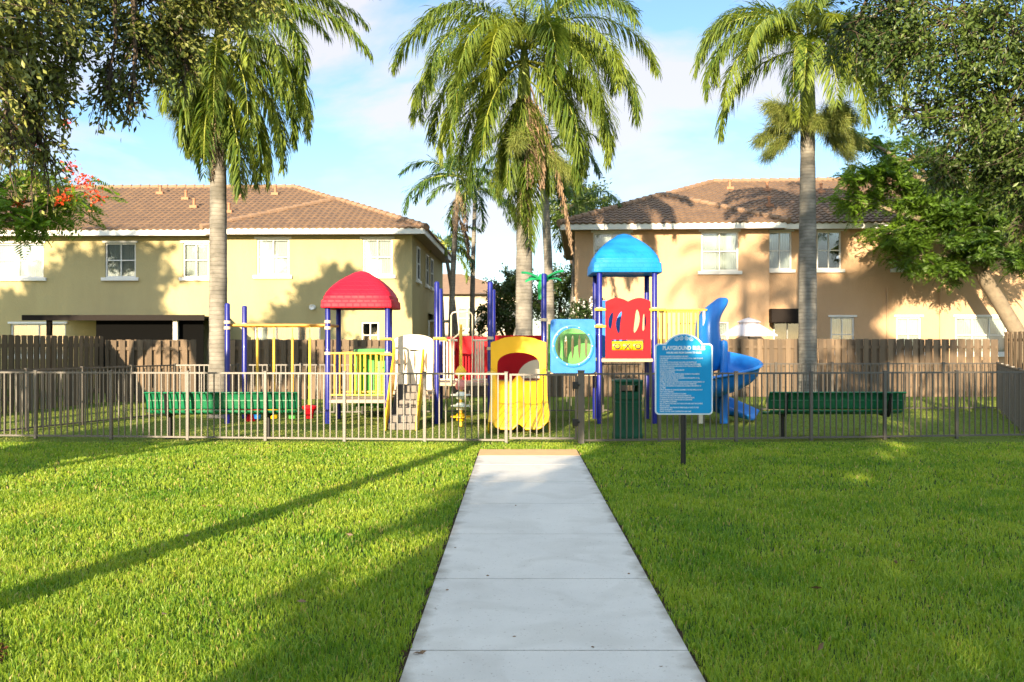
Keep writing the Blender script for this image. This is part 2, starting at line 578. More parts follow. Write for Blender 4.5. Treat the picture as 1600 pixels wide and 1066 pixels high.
sheet('soil', [(pathc(0) - 0.80, 0), (pathc(0) + 0.80, 0), (pathc(14.55) + 0.80, 14.55), (pathc(14.55) - 0.80, 14.55)], -0.002, M['soil'])
mb = MB()
ys = [0.6, 2.03, 3.53, 5.04, 6.57, 8.10, 9.63, 11.16, 12.69, 13.72]
for a, b in zip(ys[:-1], ys[1:]):
    y0, y1 = a + 0.008, b - 0.008
    vs = []
    for z in (-0.01, 0.028):
        for (yy, sx) in ((y0, -1), (y0, 1), (y1, 1), (y1, -1)):
            vs.append((pathc(yy) + sx * 0.755, yy, z))
    mb.add(vs, [(0, 3, 2, 1), (4, 5, 6, 7), (0, 1, 5, 4), (1, 2, 6, 5), (2, 3, 7, 6), (3, 0, 4, 7)])
tag(mb.build('path', M['concrete'], bevel=0.002), kind='structure')
mb = MB()
mb.box(pathc(14) - 0.755, pathc(14) + 0.755, 13.73, 14.5, -0.01, 0.029)
tag(mb.build('path_strip', M['tan'], bevel=0.006), kind='structure')
# stains and hairline scuffs belong to the concrete: break up the base colour a little more
nt = M['concrete'].node_tree
pr = [n for n in nt.nodes if n.type == 'BSDF_PRINCIPLED'][0]
src = pr.inputs['Base Color'].links[0].from_socket
tcn = [n for n in nt.nodes if n.type == 'TEX_COORD'][0]
v1 = N(nt, 'ShaderNodeTexNoise')
v1.inputs['Scale'].default_value = 55
v1.inputs['Detail'].default_value = 2
nt.links.new(tcn.outputs['Object'], v1.inputs['Vector'])
rp = N(nt, 'ShaderNodeValToRGB')
rp.color_ramp.elements[0].position = 0.24
rp.color_ramp.elements[0].color = (0.55, 0.5, 0.45, 1)
rp.color_ramp.elements[1].position = 0.34
rp.color_ramp.elements[1].color = (1, 1, 1, 1)
nt.links.new(v1.outputs['Fac'], rp.inputs[0])
mx = N(nt, 'ShaderNodeMix')
mx.data_type = 'RGBA'
mx.blend_type = 'MULTIPLY'
mx.inputs[0].default_value = 1
nt.links.new(src, mx.inputs[6])
nt.links.new(rp.outputs[0], mx.inputs[7])
nt.links.new(mx.outputs[2], pr.inputs['Base Color'])

# playground turf: seams run along the mats
# dirt creeping in from the edges and broad weather stains
pr_in = pr.inputs['Base Color'].links[0].from_socket
sx_ = N(nt, 'ShaderNodeSeparateXYZ')
nt.links.new(tcn.outputs['Object'], sx_.inputs[0])
m1 = N(nt, 'ShaderNodeMath', operation='MULTIPLY_ADD')
m1.inputs[1].default_value = -0.0055
m1.inputs[2].default_value = -0.1745
nt.links.new(sx_.outputs[1], m1.inputs[0])
m2 = N(nt, 'ShaderNodeMath', operation='ADD')
nt.links.new(sx_.outputs[0], m2.inputs[0])
nt.links.new(m1.outputs[0], m2.inputs[1])
m3 = N(nt, 'ShaderNodeMath', operation='ABSOLUTE')
nt.links.new(m2.outputs[0], m3.inputs[0])
en = N(nt, 'ShaderNodeTexNoise')
en.inputs['Scale'].default_value = 6
en.inputs['Detail'].default_value = 6
nt.links.new(tcn.outputs['Object'], en.inputs['Vector'])
m4 = N(nt, 'ShaderNodeMath', operation='MULTIPLY_ADD')
m4.inputs[1].default_value = 0.26
nt.links.new(en.outputs['Fac'], m4.inputs[0])
nt.links.new(m3.outputs[0], m4.inputs[2])
er = N(nt, 'ShaderNodeMapRange')
er.inputs[1].default_value = 0.80
er.inputs[2].default_value = 0.93
er.inputs[3].default_value = 0.0
er.inputs[4].default_value = 0.75
nt.links.new(m4.outputs[0], er.inputs[0])
em = N(nt, 'ShaderNodeMix')
em.data_type = 'RGBA'
em.inputs[7].default_value = (0.17, 0.14, 0.10, 1)
nt.links.new(er.outputs[0], em.inputs[0])
nt.links.new(pr_in, em.inputs[6])
sn = N(nt, 'ShaderNodeTexNoise')
sn.inputs['Scale'].default_value = 1.7
sn.inputs['Detail'].default_value = 8
sn.inputs['Distortion'].default_value = 1.2
nt.links.new(tcn.outputs['Object'], sn.inputs['Vector'])
sr = N(nt, 'ShaderNodeValToRGB')
sr.color_ramp.elements[0].position = 0.36
sr.color_ramp.elements[0].color = (0.91, 0.905, 0.895, 1)
sr.color_ramp.elements[1].position = 0.52
sr.color_ramp.elements[1].color = (1, 1, 1, 1)
nt.links.new(sn.outputs['Fac'], sr.inputs[0])
sm = N(nt, 'ShaderNodeMix')
sm.data_type = 'RGBA'
sm.blend_type = 'MULTIPLY'
sm.inputs[0].default_value = 1
nt.links.new(em.outputs[2], sm.inputs[6])
nt.links.new(sr.outputs[0], sm.inputs[7])
nt.links.new(sm.outputs[2], pr.inputs['Base Color'])

sheet('playground_turf', [(-30, 15.75), (30, 15.75), (30, 36), (-30, 36)], -0.004, M['turf'])
nt = M['turf'].node_tree
pr = [n for n in nt.nodes if n.type == 'BSDF_PRINCIPLED'][0]
src = pr.inputs['Base Color'].links[0].from_socket
tcn = [n for n in nt.nodes if n.type == 'TEX_COORD'][0]
mp = N(nt, 'ShaderNodeMapping')
mp.inputs['Rotation'].default_value = (0, 0, R(38))
nt.links.new(tcn.outputs['Object'], mp.inputs[0])
bk = N(nt, 'ShaderNodeTexBrick')
bk.inputs['Scale'].default_value = 1
bk.inputs['Brick Width'].default_value = 9
bk.inputs['Row Height'].default_value = 0.62
bk.inputs['Mortar Size'].default_value = 0.014
bk.inputs['Color1'].default_value = (1, 1, 1, 1)
bk.inputs['Color2'].default_value = (0.92, 0.94, 0.9, 1)
bk.inputs['Mortar'].default_value = (0.5, 0.5, 0.5, 1)
nt.links.new(mp.outputs[0], bk.inputs['Vector'])
mx = N(nt, 'ShaderNodeMix')
mx.data_type = 'RGBA'
mx.blend_type = 'MULTIPLY'
mx.inputs[0].default_value = 1
nt.links.new(src, mx.inputs[6])
nt.links.new(bk.outputs['Color'], mx.inputs[7])
nt.links.new(mx.outputs[2], pr.inputs['Base Color'])

MULCH = (-3.72, 4.62, 0.98)


def grass():
    V, LP, TT, RR = [], [], [], []
    nb = 0
    zones = [(3.0, 5.2, 7600, 0.006, 0.046), (5.2, 7.2, 5200, 0.0075, 0.045), (7.2, 10.5, 2900, 0.0105, 0.043), (10.5, 15.7, 1350, 0.016, 0.041)]
    for (ya, yb, dens, w, h) in zones:
        xr = 0.60 * yb + 0.6
        n = int((yb - ya) * 2 * xr * dens)
        x = rng.uniform(-xr, xr, n)
        y = rng.uniform(ya, yb, n)
        keep = np.abs(x) < 0.60 * y + 0.6
        c = pathc(y)
        onpath = (np.abs(x - c) < 0.762 + 0.045 * rng.random(n) + 0.02 * np.sin(y * 9) * np.sin(y * 23)) & (y < 14.52)
        mul = np.hypot(x - MULCH[0], y - MULCH[1]) < MULCH[2] + 0.10 * np.sin(7 * np.arctan2(y - MULCH[1], x - MULCH[0]))
        keep &= ~onpath & (~mul | (rng.random(n) < 0.05))
        # clumps: thin out by a coarse pattern
        cl = np.sin(x * 7.1 + 2 * np.sin(y * 3.3)) * np.sin(y * 6.3 + 2 * np.sin(x * 4.1))
        keep &= rng.random(n) < 0.82 + 0.18 * cl
        x, y, cl = x[keep], y[keep], cl[keep]
        n = len(x)
        hh = h * np.where(y > 15.0, 0.6, 1.0) * (0.62 + 0.75 * rng.random(n)) * (1 + 0.2 * cl)
        az = rng.uniform(0, 2 * math.pi, n)
        lean = rng.uniform(0.1, 1.0, n)
        d = np.stack([np.cos(az), np.sin(az)], 1)
        # blade width direction: across, random yaw
        wa = rng.uniform(0, math.pi, n)
        wd = np.stack([np.cos(wa), np.sin(wa)], 1) * (w * (0.6 + 0.6 * rng.random(n)))[:, None] * 0.5
        v = np.zeros((n, 5, 3))
        v[:, 0, 0] = x - wd[:, 0]; v[:, 0, 1] = y - wd[:, 1]
        v[:, 1, 0] = x + wd[:, 0]; v[:, 1, 1] = y + wd[:, 1]
        mxx = x + d[:, 0] * hh * lean * 0.35
        myy = y + d[:, 1] * hh * lean * 0.35
        v[:, 2, 0] = mxx + wd[:, 0] * 0.85; v[:, 2, 1] = myy + wd[:, 1] * 0.85; v[:, 2, 2] = hh * 0.6
        v[:, 3, 0] = mxx - wd[:, 0] * 0.85; v[:, 3, 1] = myy - wd[:, 1] * 0.85; v[:, 3, 2] = hh * 0.6
        v[:, 4, 0] = x + d[:, 0] * hh * lean; v[:, 4, 1] = y + d[:, 1] * hh * lean; v[:, 4, 2] = hh * (1 - 0.25 * lean)
        v[:, :2, 2] = -0.006
        base = (np.arange(n) * 5 + nb)[:, None]
        LP.append((base + np.array([[0, 1, 2, 3, 3, 2, 4]])).ravel())
        TT.append(np.tile([4, 3], n))
        r = np.clip(rng.normal(0.5, 0.25, n), 0, 1)
        r = np.where(rng.random(n) < 0.035, 1.9, r)
        RR.append(np.repeat(r, 2))
        V.append(v.reshape(-1, 3))
        nb += n * 5
    o = fast('grass', np.concatenate(V), np.concatenate(LP), np.concatenate(TT), np.concatenate(RR), M['grass'])
    tag(o, 'thick green lawn grass either side of the concrete path', 'grass', kind='stuff')


grass()


def turf_pile():
    n = 110000
    x = rng.uniform(-14, 15, n)
    y = rng.uniform(15.75, 27, n)
    az = rng.uniform(0, 2 * math.pi, n)
    P = np.stack([x, y, np.full(n, -0.004)], 1)
    D = np.stack([np.cos(az) * 0.5, np.sin(az) * 0.5, np.full(n, 1.0)], 1)
    v, l, t = leaf_cards(P, D, rng.uniform(0.012, 0.022, n), 0.024)
    o = fast('turf_pile', v, l, t, np.repeat(rng.random(n), 2), M['turf_blade'])
    tag(o, 'short green artificial turf covering the fenced playground floor', 'turf', kind='stuff')


turf_pile()

# mulch bed at the foot of the near left tree
mb = MB()
ring = []
for k in range(40):
    a = 2 * math.pi * k / 40
    r = MULCH[2] + 0.10 * math.sin(7 * a)
    ring.append((MULCH[0] + r * math.cos(a), MULCH[1] + r * math.sin(a), 0.012))
mb.add(ring + [(MULCH[0], MULCH[1], 0.06)], [(k, (k + 1) % 40, 40) for k in range(40)])
tag(mb.build('mulch_bed', M['mulch']), kind='structure')
n = 5000
a = rng.uniform(0, 2 * math.pi, n)
r = (MULCH[2] + 0.08) * np.sqrt(rng.random(n))
P = np.stack([MULCH[0] + r * np.cos(a), MULCH[1] + r * np.sin(a), 0.02 + 0.04 * (1 - r) + rng.uniform(0, .02, n)], 1)
D = rng.normal(size=(n, 3)) * np.array([1, 1, 0.25])
v, l, t = leaf_cards(P, D, rng.uniform(0.02, 0.07, n), 0.018)
tag(fast('mulch', v, l, t, np.repeat(rng.random(n), 2), M['mulch']), 'red brown bark mulch chips at the lawn edge', 'mulch', kind='stuff')
# dead leaves on the path
spots = [(655, 1027), (668, 956), (705, 928), (760, 906), (790, 1002), (932, 1024), (700, 862), (812, 795), (1037, 1050), (985, 905)]
for i, (px, py) in enumerate(spots):
    Y = F * CAMH / (py - HZ)
    k = 5 if i == 0 else 1
    P = np.array([[X(px, Y), Y, 0.031]]) + rng.normal(size=(k, 3)) * np.array([0.03, 0.02, 0.001])
    P[:, 2] = 0.032
    D = rng.normal(size=(k, 3)) * np.array([1, 1, 0.12])
    v, l, t = leaf_cards(P, D, 0.055 if i in (0, 1) else 0.026, 0.022 if i in (0, 1) else 0.013)
    o = fast('fallen_leaf', v, l, t, np.repeat(rng.random(k), 2), M['dry'])
    if i == 0:
        o.name = 'leaf_litter'
        tag(o, 'small heap of dry brown leaves on the path joint by the left edge', 'leaves', kind='stuff')
    else:
        tag(o, 'small dry brown leaf lying on the pale concrete path', 'leaf', group='dry leaves scattered on the path')


for _ in range(16):
    Y = random.uniform(4.6, 9.5)
    x = random.choice((-1, 1)) * random.uniform(1.2, 0.5 * Y)
    P = np.array([[x, Y, 0.045]])
    D = rng.normal(size=(1, 3)) * np.array([1, 1, 0.2])
    v, l, t = leaf_cards(P, D, random.uniform(0.05, 0.08), 0.03)
    tag(fast('fallen_leaf', v, l, t, np.repeat(rng.random(1), 2), M['dry']), 'dry brown leaf lying on the green lawn', 'leaf', group='dry leaves fallen on the lawn')

# ------------------------------------------------------------------ houses
def tiled_slope(mb, poly, tf, tw=0.24, th=0.36, amp=0.022, step=0.03):
    """convex polygon in slope coordinates (u along the eave, v up the slope); tf(u, v, h) -> point"""
    us = [p[0] for p in poly]
    u0, u1 = min(us), max(us)
    n = len(poly)

    def vr(u):
        lo, hi = 1e9, -1e9
        for i in range(n):
            a, b = poly[i], poly[(i + 1) % n]
            if abs(b[0] - a[0]) < 1e-9:
                if abs(u - a[0]) < 1e-6:
                    lo, hi = min(lo, a[1], b[1]), max(hi, a[1], b[1])
                continue
            t = (u - a[0]) / (b[0] - a[0])
            if -1e-9 <= t <= 1 + 1e-9:
                v = a[1] + t * (b[1] - a[1])
                lo, hi = min(lo, v), max(hi, v)
        return lo, hi
    k = 5
    du = tw / k
    i0 = math.floor(u0 / du)
    i1 = math.ceil(u1 / du)
    rr = {}
    for i in range(i0, i1):
        a, b = max(u0, i * du), min(u1, (i + 1) * du)
        if b - a < 1e-5:
            continue
        la, ha = vr(a)
        lb, hb = vr(b)
        lo, hi = min(la, lb), max(ha, hb)
        pa = amp * math.sin(2 * math.pi * a / tw)
        pb = amp * math.sin(2 * math.pi * b / tw)
        col = math.floor((i + 0.5) / k)
        for r in range(math.floor(lo / th), math.ceil(hi / th)):
            va, vb = r * th, (r + 1) * th
            a0, a1 = min(max(va, la), ha), min(max(vb, la), ha)
            b0, b1 = min(max(va, lb), hb), min(max(vb, lb), hb)
            if a1 - a0 < 1e-5 and b1 - b0 < 1e-5:
                continue
            if (col, r) not in rr:
                rr[(col, r)] = random.random() ** 1.5

            def hgt(v):
                return step * (1 - (v - va) / th)
            mb.add([tf(a, a0, pa + hgt(a0)), tf(b, b0, pb + hgt(b0)), tf(b, b1, pb + hgt(b1)), tf(a, a1, pa + hgt(a1))],
                   [(0, 1, 2, 3)], rr[(col, r)])
            if r * th > lo - 1e-6 and va >= la and va >= lb:
                mb.add([tf(a, va, pa - 0.03), tf(b, va, pb - 0.03), tf(b, va, pb + step), tf(a, va, pa + step)], [(0, 1, 2, 3)], rr[(col, r)])


def wall_holes(mb, P, x0, x1, z0, z1, holes, depth=0.14):
    """front wall in local x,z on plane y=P with openings (xa,xb,za,zb) and their reveals"""
    xs = sorted({x0, x1} | {h[0] for h in holes} | {h[1] for h in holes})
    zs = sorted({z0, z1} | {h[2] for h in holes} | {h[3] for h in holes})
    for a, b in zip(xs[:-1], xs[1:]):
        for c, d in zip(zs[:-1], zs[1:]):
            mx_, mz_ = (a + b) / 2, (c + d) / 2
            if any(h[0] < mx_ < h[1] and h[2] < mz_ < h[3] for h in holes):
                continue
            mb.add([(a, P, c), (b, P, c), (b, P, d), (a, P, d)], [(0, 1, 2, 3)], 0.5)
    for (a, b, c, d) in holes:
        q = P + depth
        mb.add([(a, P, c), (b, P, c), (b, q, c), (a, q, c), (a, P, d), (b, P, d), (b, q, d), (a, q, d)],
               [(0, 1, 2, 3), (7, 6, 5, 4), (0, 3, 7, 4), (2, 1, 5, 6)], 0.5)


def window(root, P, xa, xb, za, zb, cols=2, rows=2, sill=True, blind=True, name='window', mull=0.035):
    fr = MB()
    y0, y1 = P + 0.05, P + 0.10
    t = 0.055
    fr.box(xa, xa + t, y0, y1, za, zb)
    fr.box(xb - t, xb, y0, y1, za, zb)
    fr.box(xa + t, xb - t, y0, y1, za, za + t)
    fr.box(xa + t, xb - t, y0, y1, zb - t, zb)
    for k in range(1, cols):
        x = xa + (xb - xa) * k / cols
        fr.box(x - mull / 2, x + mull / 2, y0 + 0.006, y1, za + t, zb - t)
    for k in range(1, rows):
        z = za + (zb - za) * k / rows
        for j in range(cols):
            fr.box(xa + (xb - xa) * j / cols + (t if j == 0 else mull / 2), xa + (xb - xa) * (j + 1) / cols - (t if j == cols - 1 else mull / 2),
                   y0 + 0.012, y1 - 0.004, z - mull / 2, z + mull / 2)
    w = fr.build(name, M['trim'], root, smooth=False)
    g = MB()
    g.box(xa + t, xb - t, P + 0.082, P + 0.088, za + t, zb - t)
    g.build('pane', M['glass'], w, smooth=False)
    b = MB()
    if blind:
        nn = max(8, int((xb - xa) / 0.075))
        for k in range(nn):
            a0 = xa + 0.02 + (xb - xa - 0.04) * k / nn
            a1 = xa + 0.02 + (xb - xa - 0.04) * (k + 1) / nn
            am = (a0 + a1) / 2
            b.add([(a0, P + 0.15, za), (am, P + 0.165, za), (a1, P + 0.15, za), (a0, P + 0.15, zb), (am, P + 0.165, zb), (a1, P + 0.15, zb)],
                  [(0, 1, 4, 3), (1, 2, 5, 4)])
        b.build('blind', M['blind'], w, smooth=False)
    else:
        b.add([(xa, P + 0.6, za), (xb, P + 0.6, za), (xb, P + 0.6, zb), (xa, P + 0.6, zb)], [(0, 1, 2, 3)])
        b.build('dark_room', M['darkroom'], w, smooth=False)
    if sill:
        s_ = MB()
        s_.box(xa - 0.12, xb + 0.12, P - 0.09, P + 0.05, za - 0.12, za)
        s_.build('sill', M['trim'], w, smooth=False, bevel=0.01)
        s_ = MB()
        s_.box(xa - 0.08, xb + 0.08, P - 0.045, P + 0.02, zb, zb + 0.07)
        s_.build('lintel', M['trim'], w, smooth=False)
    return w


def house(name, label, corner, rz, sgn, eave, stucco, wins, L=24.0, WL=6.8, proj=0.35, D=11.8, slope=0.40):
    """corner: front inner corner of the wing (x grows outward along the front when sgn=+1); sgn=-1 mirrors it"""
    root = thing(name, label, 'house', corner, rz, None)
    S = sgn

    def sx(a, b):
        return (a, b) if S > 0 else (-b, -a)
    wl = MB()
    hw = [w for w in wins if w['x1'] <= WL]
    hm = [w for w in wins if w['x0'] >= WL]

    def H(w):
        a, b = sx(w['x0'], w['x1'])
        return (a, b, w['z0'], w['z1'])
    a, b = sx(0, WL)
    wall_holes(wl, 0.0, a, b, 0, eave, [H(w) for w in hw])
    a, b = sx(WL, L)
    wall_holes(wl, proj, a, b, 0, eave, [H(w) for w in hm])
    for (xx, ya, yb) in ((0, 0, D), (WL, 0, proj), (L, proj, D)):
        wl.add([(S * xx, ya, 0), (S * xx, yb, 0), (S * xx, yb, eave), (S * xx, ya, eave)], [(0, 1, 2, 3)], 0.5)
    wl.add([(0, D, 0), (S * L, D, 0), (S * L, D, eave), (0, D, eave)], [(0, 1, 2, 3)], 0.5)
    wl.build('wall', stucco, root, smooth=False)
    for w in wins:
        a, b = sx(w['x0'], w['x1'])
        P = 0.0 if w['x1'] <= WL else proj
        window(root, P, a, b, w['z0'], w['z1'], w.get('c', 2), w.get('r', 2), w.get('sill', True), w.get('blind', True), w.get('n', 'window'))
    # fascia and soffit
    o = 0.5
    fa = MB()
    e0, e1 = eave - 0.02, eave + 0.2

    def fb(x0, x1, y0, y1):
        a, b = sx(x0, x1)
        fa.box(a, b, y0, y1, e0, e1)
    fb(-o, WL + o, -o - 0.03, -o)
    fb(WL + o - 0.03, WL + o, -o, proj - o - 0.03)
    fb(WL + o, L + o, proj - o - 0.03, proj - o)
    fb(-o, -o + 0.03, -o, D + o)
    fa.build('fascia', M['trim'], root, smooth=False)
    so = MB()
    for (x0, x1, y0, y1) in ((-o + .031, WL + o - .031, -o + .002, 0.0), (WL, L, proj - o + .002, proj), (-o + .031, 0.0, 0.0, D)):
        a, b = sx(x0, x1)
        so.add([(a, y0, eave), (b, y0, eave), (b, y1, eave), (a, y1, eave)], [(0, 1, 2, 3)])
    so.build('soffit', M['soffit'], root, smooth=False)
    # roof
    rf = MB()
    k = math.sqrt(1 + slope * slope)
    z0 = eave + 0.2
    o2 = o + 0.06
    hd = (D - proj) / 2 + o2                           # run from eave to ridge
    yf = proj - o2

    def main(u, v, h):
        return (S * u, yf + v / k - h * slope / k, z0 + v / k * slope + h / k)

    def rear(u, v, h):
        return (S * u, D + o2 - v / k, z0 + v / k * slope + h / k)

    def endp(u, v, h):                                # inner hip end, u runs along the side
        return (S * (-o2 + v / k - h * slope / k), u, z0 + v / k * slope + h / k)

    def wing(u, v, h):
        return (S * u, -o2 + v / k - h * slope / k, z0 + v / k * slope + h / k)

    def wside(u, v, h):
        return (S * (WL + o2 - v / k + h * slope / k), u, z0 + v / k * slope + h / k)
    ue = -o2 + hd
    tiled_slope(rf, [(-o2, 0), (L + o2, 0), (L + o2, hd * k), (ue, hd * k)], main)
    tiled_slope(rf, [(-o2, 0), (L + o2, 0), (L + o2, hd * k), (ue, hd * k)], rear)
    tiled_slope(rf, [(yf, 0), (D + o2, 0), (yf + hd, hd * k)], endp)
    hw_ = (WL + 2 * o2) / 2
    tiled_slope(rf, [(-o2, 0), (WL + o2, 0), (WL / 2, hw_ * k)], wing)
    tiled_slope(rf, [(-o2, 0), (yf, 0), (yf + hw_, hw_ * k), (-o2 + hw_, hw_ * k)], wside)
    tiled_slope(rf, [(-o2, 0), (yf, 0), (yf + hw_, hw_ * k), (-o2 + hw_, hw_ * k)], endp)
    ro = rf.build('roof', M['tile'], root, smooth=False)
    cp = MB()

    def cap(p, q):
        p, q = Vector(p), Vector(q)
        n_ = max(2, int((q - p).length / 0.38))
        for i in range(n_):
            a_ = p.lerp(q, i / n_)
            b_ = p.lerp(q, (i + 1.1) / n_)
            cp.tube([a_ + Vector((0, 0, 0.03)), b_ + Vector((0, 0, 0.01))], [0.12, 0.095], 8)
    zr = z0 + hd * slope
    cap((-S * o2, yf, z0), (S * ue, yf + hd, zr))
    cap((-S * o2, D + o2, z0), (S * ue, yf + hd, zr))
    cap((S * ue, yf + hd, zr), (S * (L + o2), yf + hd, zr))
    zw = z0 + hw_ * slope
    cap((S * (WL + o2), -o2, z0), (S * WL / 2, -o2 + hw_, zw))
    cap((-S * o2, -o2, z0), (S * WL / 2, -o2 + hw_, zw))
    cp.build('ridge_cap', M['ridge'], ro)
    for (u, v) in ((6.2, 5.4), (7.6, 5.0), (9.6, 4.6), (8.8, 3.2), (12.5, 2.6), (11.0, 5.6), (7.2, 2.4)):
        p = main(u, v, 0.02)
        vm = MB()
        vm.lathe([(0.055, -0.1), (0.055, 0.3), (0.075, 0.3), (0.075, 0.34), (0.0, 0.36)], p, 10)
        vm.box(p[0] - 0.14, p[0] + 0.14, p[1] - 0.14, p[1] + 0.14, p[2] - 0.05, p[2] + 0.06)
        vm.build('vent_pipe', M['vent'], ro)
    return root


def u1(px, Y=33.0, c=-3.55):
    return c - X(px, Y)


H1 = (-3.55, 33.0, 0)
w1 = []


def addw(lst, xa, xb, za, zb, **k):
    lst.append(dict(x0=min(xa, xb), x1=max(xa, xb), z0=za, z1=zb, **k))


ZU0, ZU1 = Z(430, 33.2), Z(375, 33.2)
for (a, b) in ((613, 566), (451, 400)):
    addw(w1, u1(a), u1(b), Z(430, 33), Z(373, 33))
for (a, b) in ((328, 287), (213, 165), (68, -12)):
    addw(w1, u1(a, 33.6), u1(b, 33.6), Z(434, 33.6), Z(380, 33.6))
addw(w1, u1(592), u1(564), Z(545, 33), Z(503, 33), sill=False, blind=False)
addw(w1, u1(500), u1(396), Z(585, 33), Z(508, 33), c=3, r=1, sill=False)
addw(w1, u1(103, 33.6), u1(16, 33.6), Z(556, 33.6), Z(506, 33.6))
addw(w1, u1(312, 33.6), u1(215, 33.6), 0.05, Z(515, 33.6), c=2, r=1, sill=False, blind=False, n='patio_door')
h1 = house('yellow_house', 'two storey yellow stucco house with brown tile roof and dark patio cover, on the left', H1, R(-1.0), -1, 5.52, M['stucco_yellow'], w1)
# patio cover over the left part, lamp on the wing, side windows
mb = MB()
xa, xb = -u1(35, 30.5), -u1(322, 30.5)
mb.box(xa, xb, -2.6, 0.35, 2.50, 2.56)
mb.box(xa, xb, -2.68, -2.6, 2.42, 2.60)
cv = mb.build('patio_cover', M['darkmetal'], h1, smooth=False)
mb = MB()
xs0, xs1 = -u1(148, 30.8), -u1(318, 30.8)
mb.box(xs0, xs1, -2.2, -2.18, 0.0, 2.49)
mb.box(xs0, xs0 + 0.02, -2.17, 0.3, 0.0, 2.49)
mb.build('patio_shade_sheet', M['patio_shade'], cv, smooth=False)  # dark sheets put in where the space under the cover is only shaded
for px in (75, 275):
    x = -u1(px, 30.6)
    mb = MB()
    mb.box(x - 0.07, x + 0.07, -2.5, -2.36, 0, 2.5)
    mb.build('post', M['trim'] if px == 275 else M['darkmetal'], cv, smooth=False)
mb = MB()
x = -u1(489)
mb.lathe([(0.09, 0), (0.09, -0.03), (0.03, -0.03), (0.03, -0.12), (0.08, -0.14), (0.1, -0.26), (0.0, -0.22)], (x, 0, 2.95), 12, axis='y')
mb.build('wall_lamp', M['trim'], h1)


def side_window(root, xs, ya, yb, za, zb):
    mb = MB()
    mb.box(xs - 0.03, xs + 0.05, ya, ya + 0.06, za, zb)
    mb.box(xs - 0.03, xs + 0.05, yb - 0.06, yb, za, zb)
    mb.box(xs - 0.03, xs + 0.05, ya + 0.06, yb - 0.06, za, za + 0.06)
    mb.box(xs - 0.03, xs + 0.05, ya + 0.06, yb - 0.06, zb - 0.06, zb)
    mb.box(xs - 0.03, xs + 0.04, ya + 0.06, yb - 0.06, (za + zb) / 2 - 0.02, (za + zb) / 2 + 0.02)
    w = mb.build('window', M['trim'], root, smooth=False)
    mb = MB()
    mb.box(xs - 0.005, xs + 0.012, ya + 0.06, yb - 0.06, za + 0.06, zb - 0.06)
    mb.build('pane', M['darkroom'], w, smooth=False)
    mb = MB()
    mb.box(xs - 0.06, xs + 0.10, ya - 0.1, yb + 0.1, za - 0.1, za)
    mb.build('sill', M['trim'], w, smooth=False)


for ya in (1.2, 4.2, 6.0):
    side_window(h1, 0.0, ya, ya + 0.9, 4.0, 5.25)
mb = MB()
mb.box(0.0, 0.9, 5.2, 7.4, 2.55, 2.62)
mb.box(0.0, 0.08, 5.2, 5.26, 0, 2.55)
mb.add([(0, 5.1, 2.9), (1.0, 5.1, 2.62), (1.0, 7.5, 2.62), (0, 7.5, 2.9)], [(0, 1, 2, 3)])
mb.build('porch_hood', M['trim'], h1, smooth=False)

H2 = (2.23, 33.0, 0)


def u2(px, Y=33.0):
    return X(px, Y) - 2.23


w2 = []
for (a, b, kw) in ((927, 985, {}), (1093, 1150, {})):
    addw(w2, u2(a), u2(b), Z(425, 33), Z(364, 33), **kw)
for (a, b, kw) in ((1198, 1234, {}), (1272, 1309, dict(blind=False)), (1388, 1427, {}), (1475, 1515, {})):
    addw(w2, u2(a), u2(b), Z(422, 33.), Z(363, 33.), **kw)
addw(w2, u2(1293), u2(1329), Z(550, 33), Z(496, 33))
addw(w2, u2(1392), u2(1429), Z(550, 33), Z(496, 33))
addw(w2, u2(1480), u2(1557), Z(552, 33), Z(496, 33), c=3)
addw(w2, u2(1206), u2(1250), 0.05, Z(500, 33), c=2, r=1, sill=False, blind=False, n='patio_door')
addw(w2, u2(1085), u2(1135), Z(580, 33), Z(503, 33), c=2, r=1, sill=False)
h2 = house('peach_house', 'two storey peach stucco house with brown tile roof and dark awning, on the right', H2, R(-4.2), 1, 5.66, M['stucco_peach'], w2)
mb = MB()
xa, xb = u2(1196), u2(1252)
mb.box(xa, xb, -0.5, 0.35, 2.38, 2.86)
mb.build('awning', M['darkmetal'], h2, smooth=False, bevel=0.02)
for px in (1378, 1457):
    mb = MB()
    x = u2(px)
    mb.tube([(x, 0.30, 0), (x, 0.30, 3.6)], 0.03, 8)
    mb.build('drain_pipe', M['stucco_peach'], h2)

# far row of buildings between the two houses
fr_ = thing('far_house', 'distant cream house with tan hip roof seen in the gap between the two houses', 'house', (-4.0, 62, 0))
mb = MB()
wall_holes(mb, 0, -7, 4.6, 0, 4.9, [(-4.6, -3.4, 2.6, 4.0), (0.4, 1.6, 2.6, 4.0), (2.6, 3.6, 2.6, 4.0), (0.4, 1.6, 0.4, 1.9)])
mb.add([(4.6, 0, 0), (4.6, 9, 0), (4.6, 9, 4.9), (4.6, 0, 4.9)], [(0, 1, 2, 3)])
mb.build('wall', M['stucco_cream'], fr_, smooth=False)
for h in ((-4.6, -3.4, 2.6, 4.0), (0.4, 1.6, 2.6, 4.0), (2.6, 3.6, 2.6, 4.0), (0.4, 1.6, 0.4, 1.9)):
    window(fr_, 0, *h)
mb = MB()
mb.add([(-7.5, -.5, 4.9), (5.1, -.5, 4.9), (5.1, 9.5, 4.9), (-7.5, 9.5, 4.9), (-2.5, 4.5, 6.6), (0.4, 4.5, 6.6)],
       [(0, 1, 5, 4), (1, 2, 5), (2, 3, 4, 5), (3, 0, 4), (3, 2, 1, 0)])
mb.build('roof', M['ridge'], fr_, smooth=False)


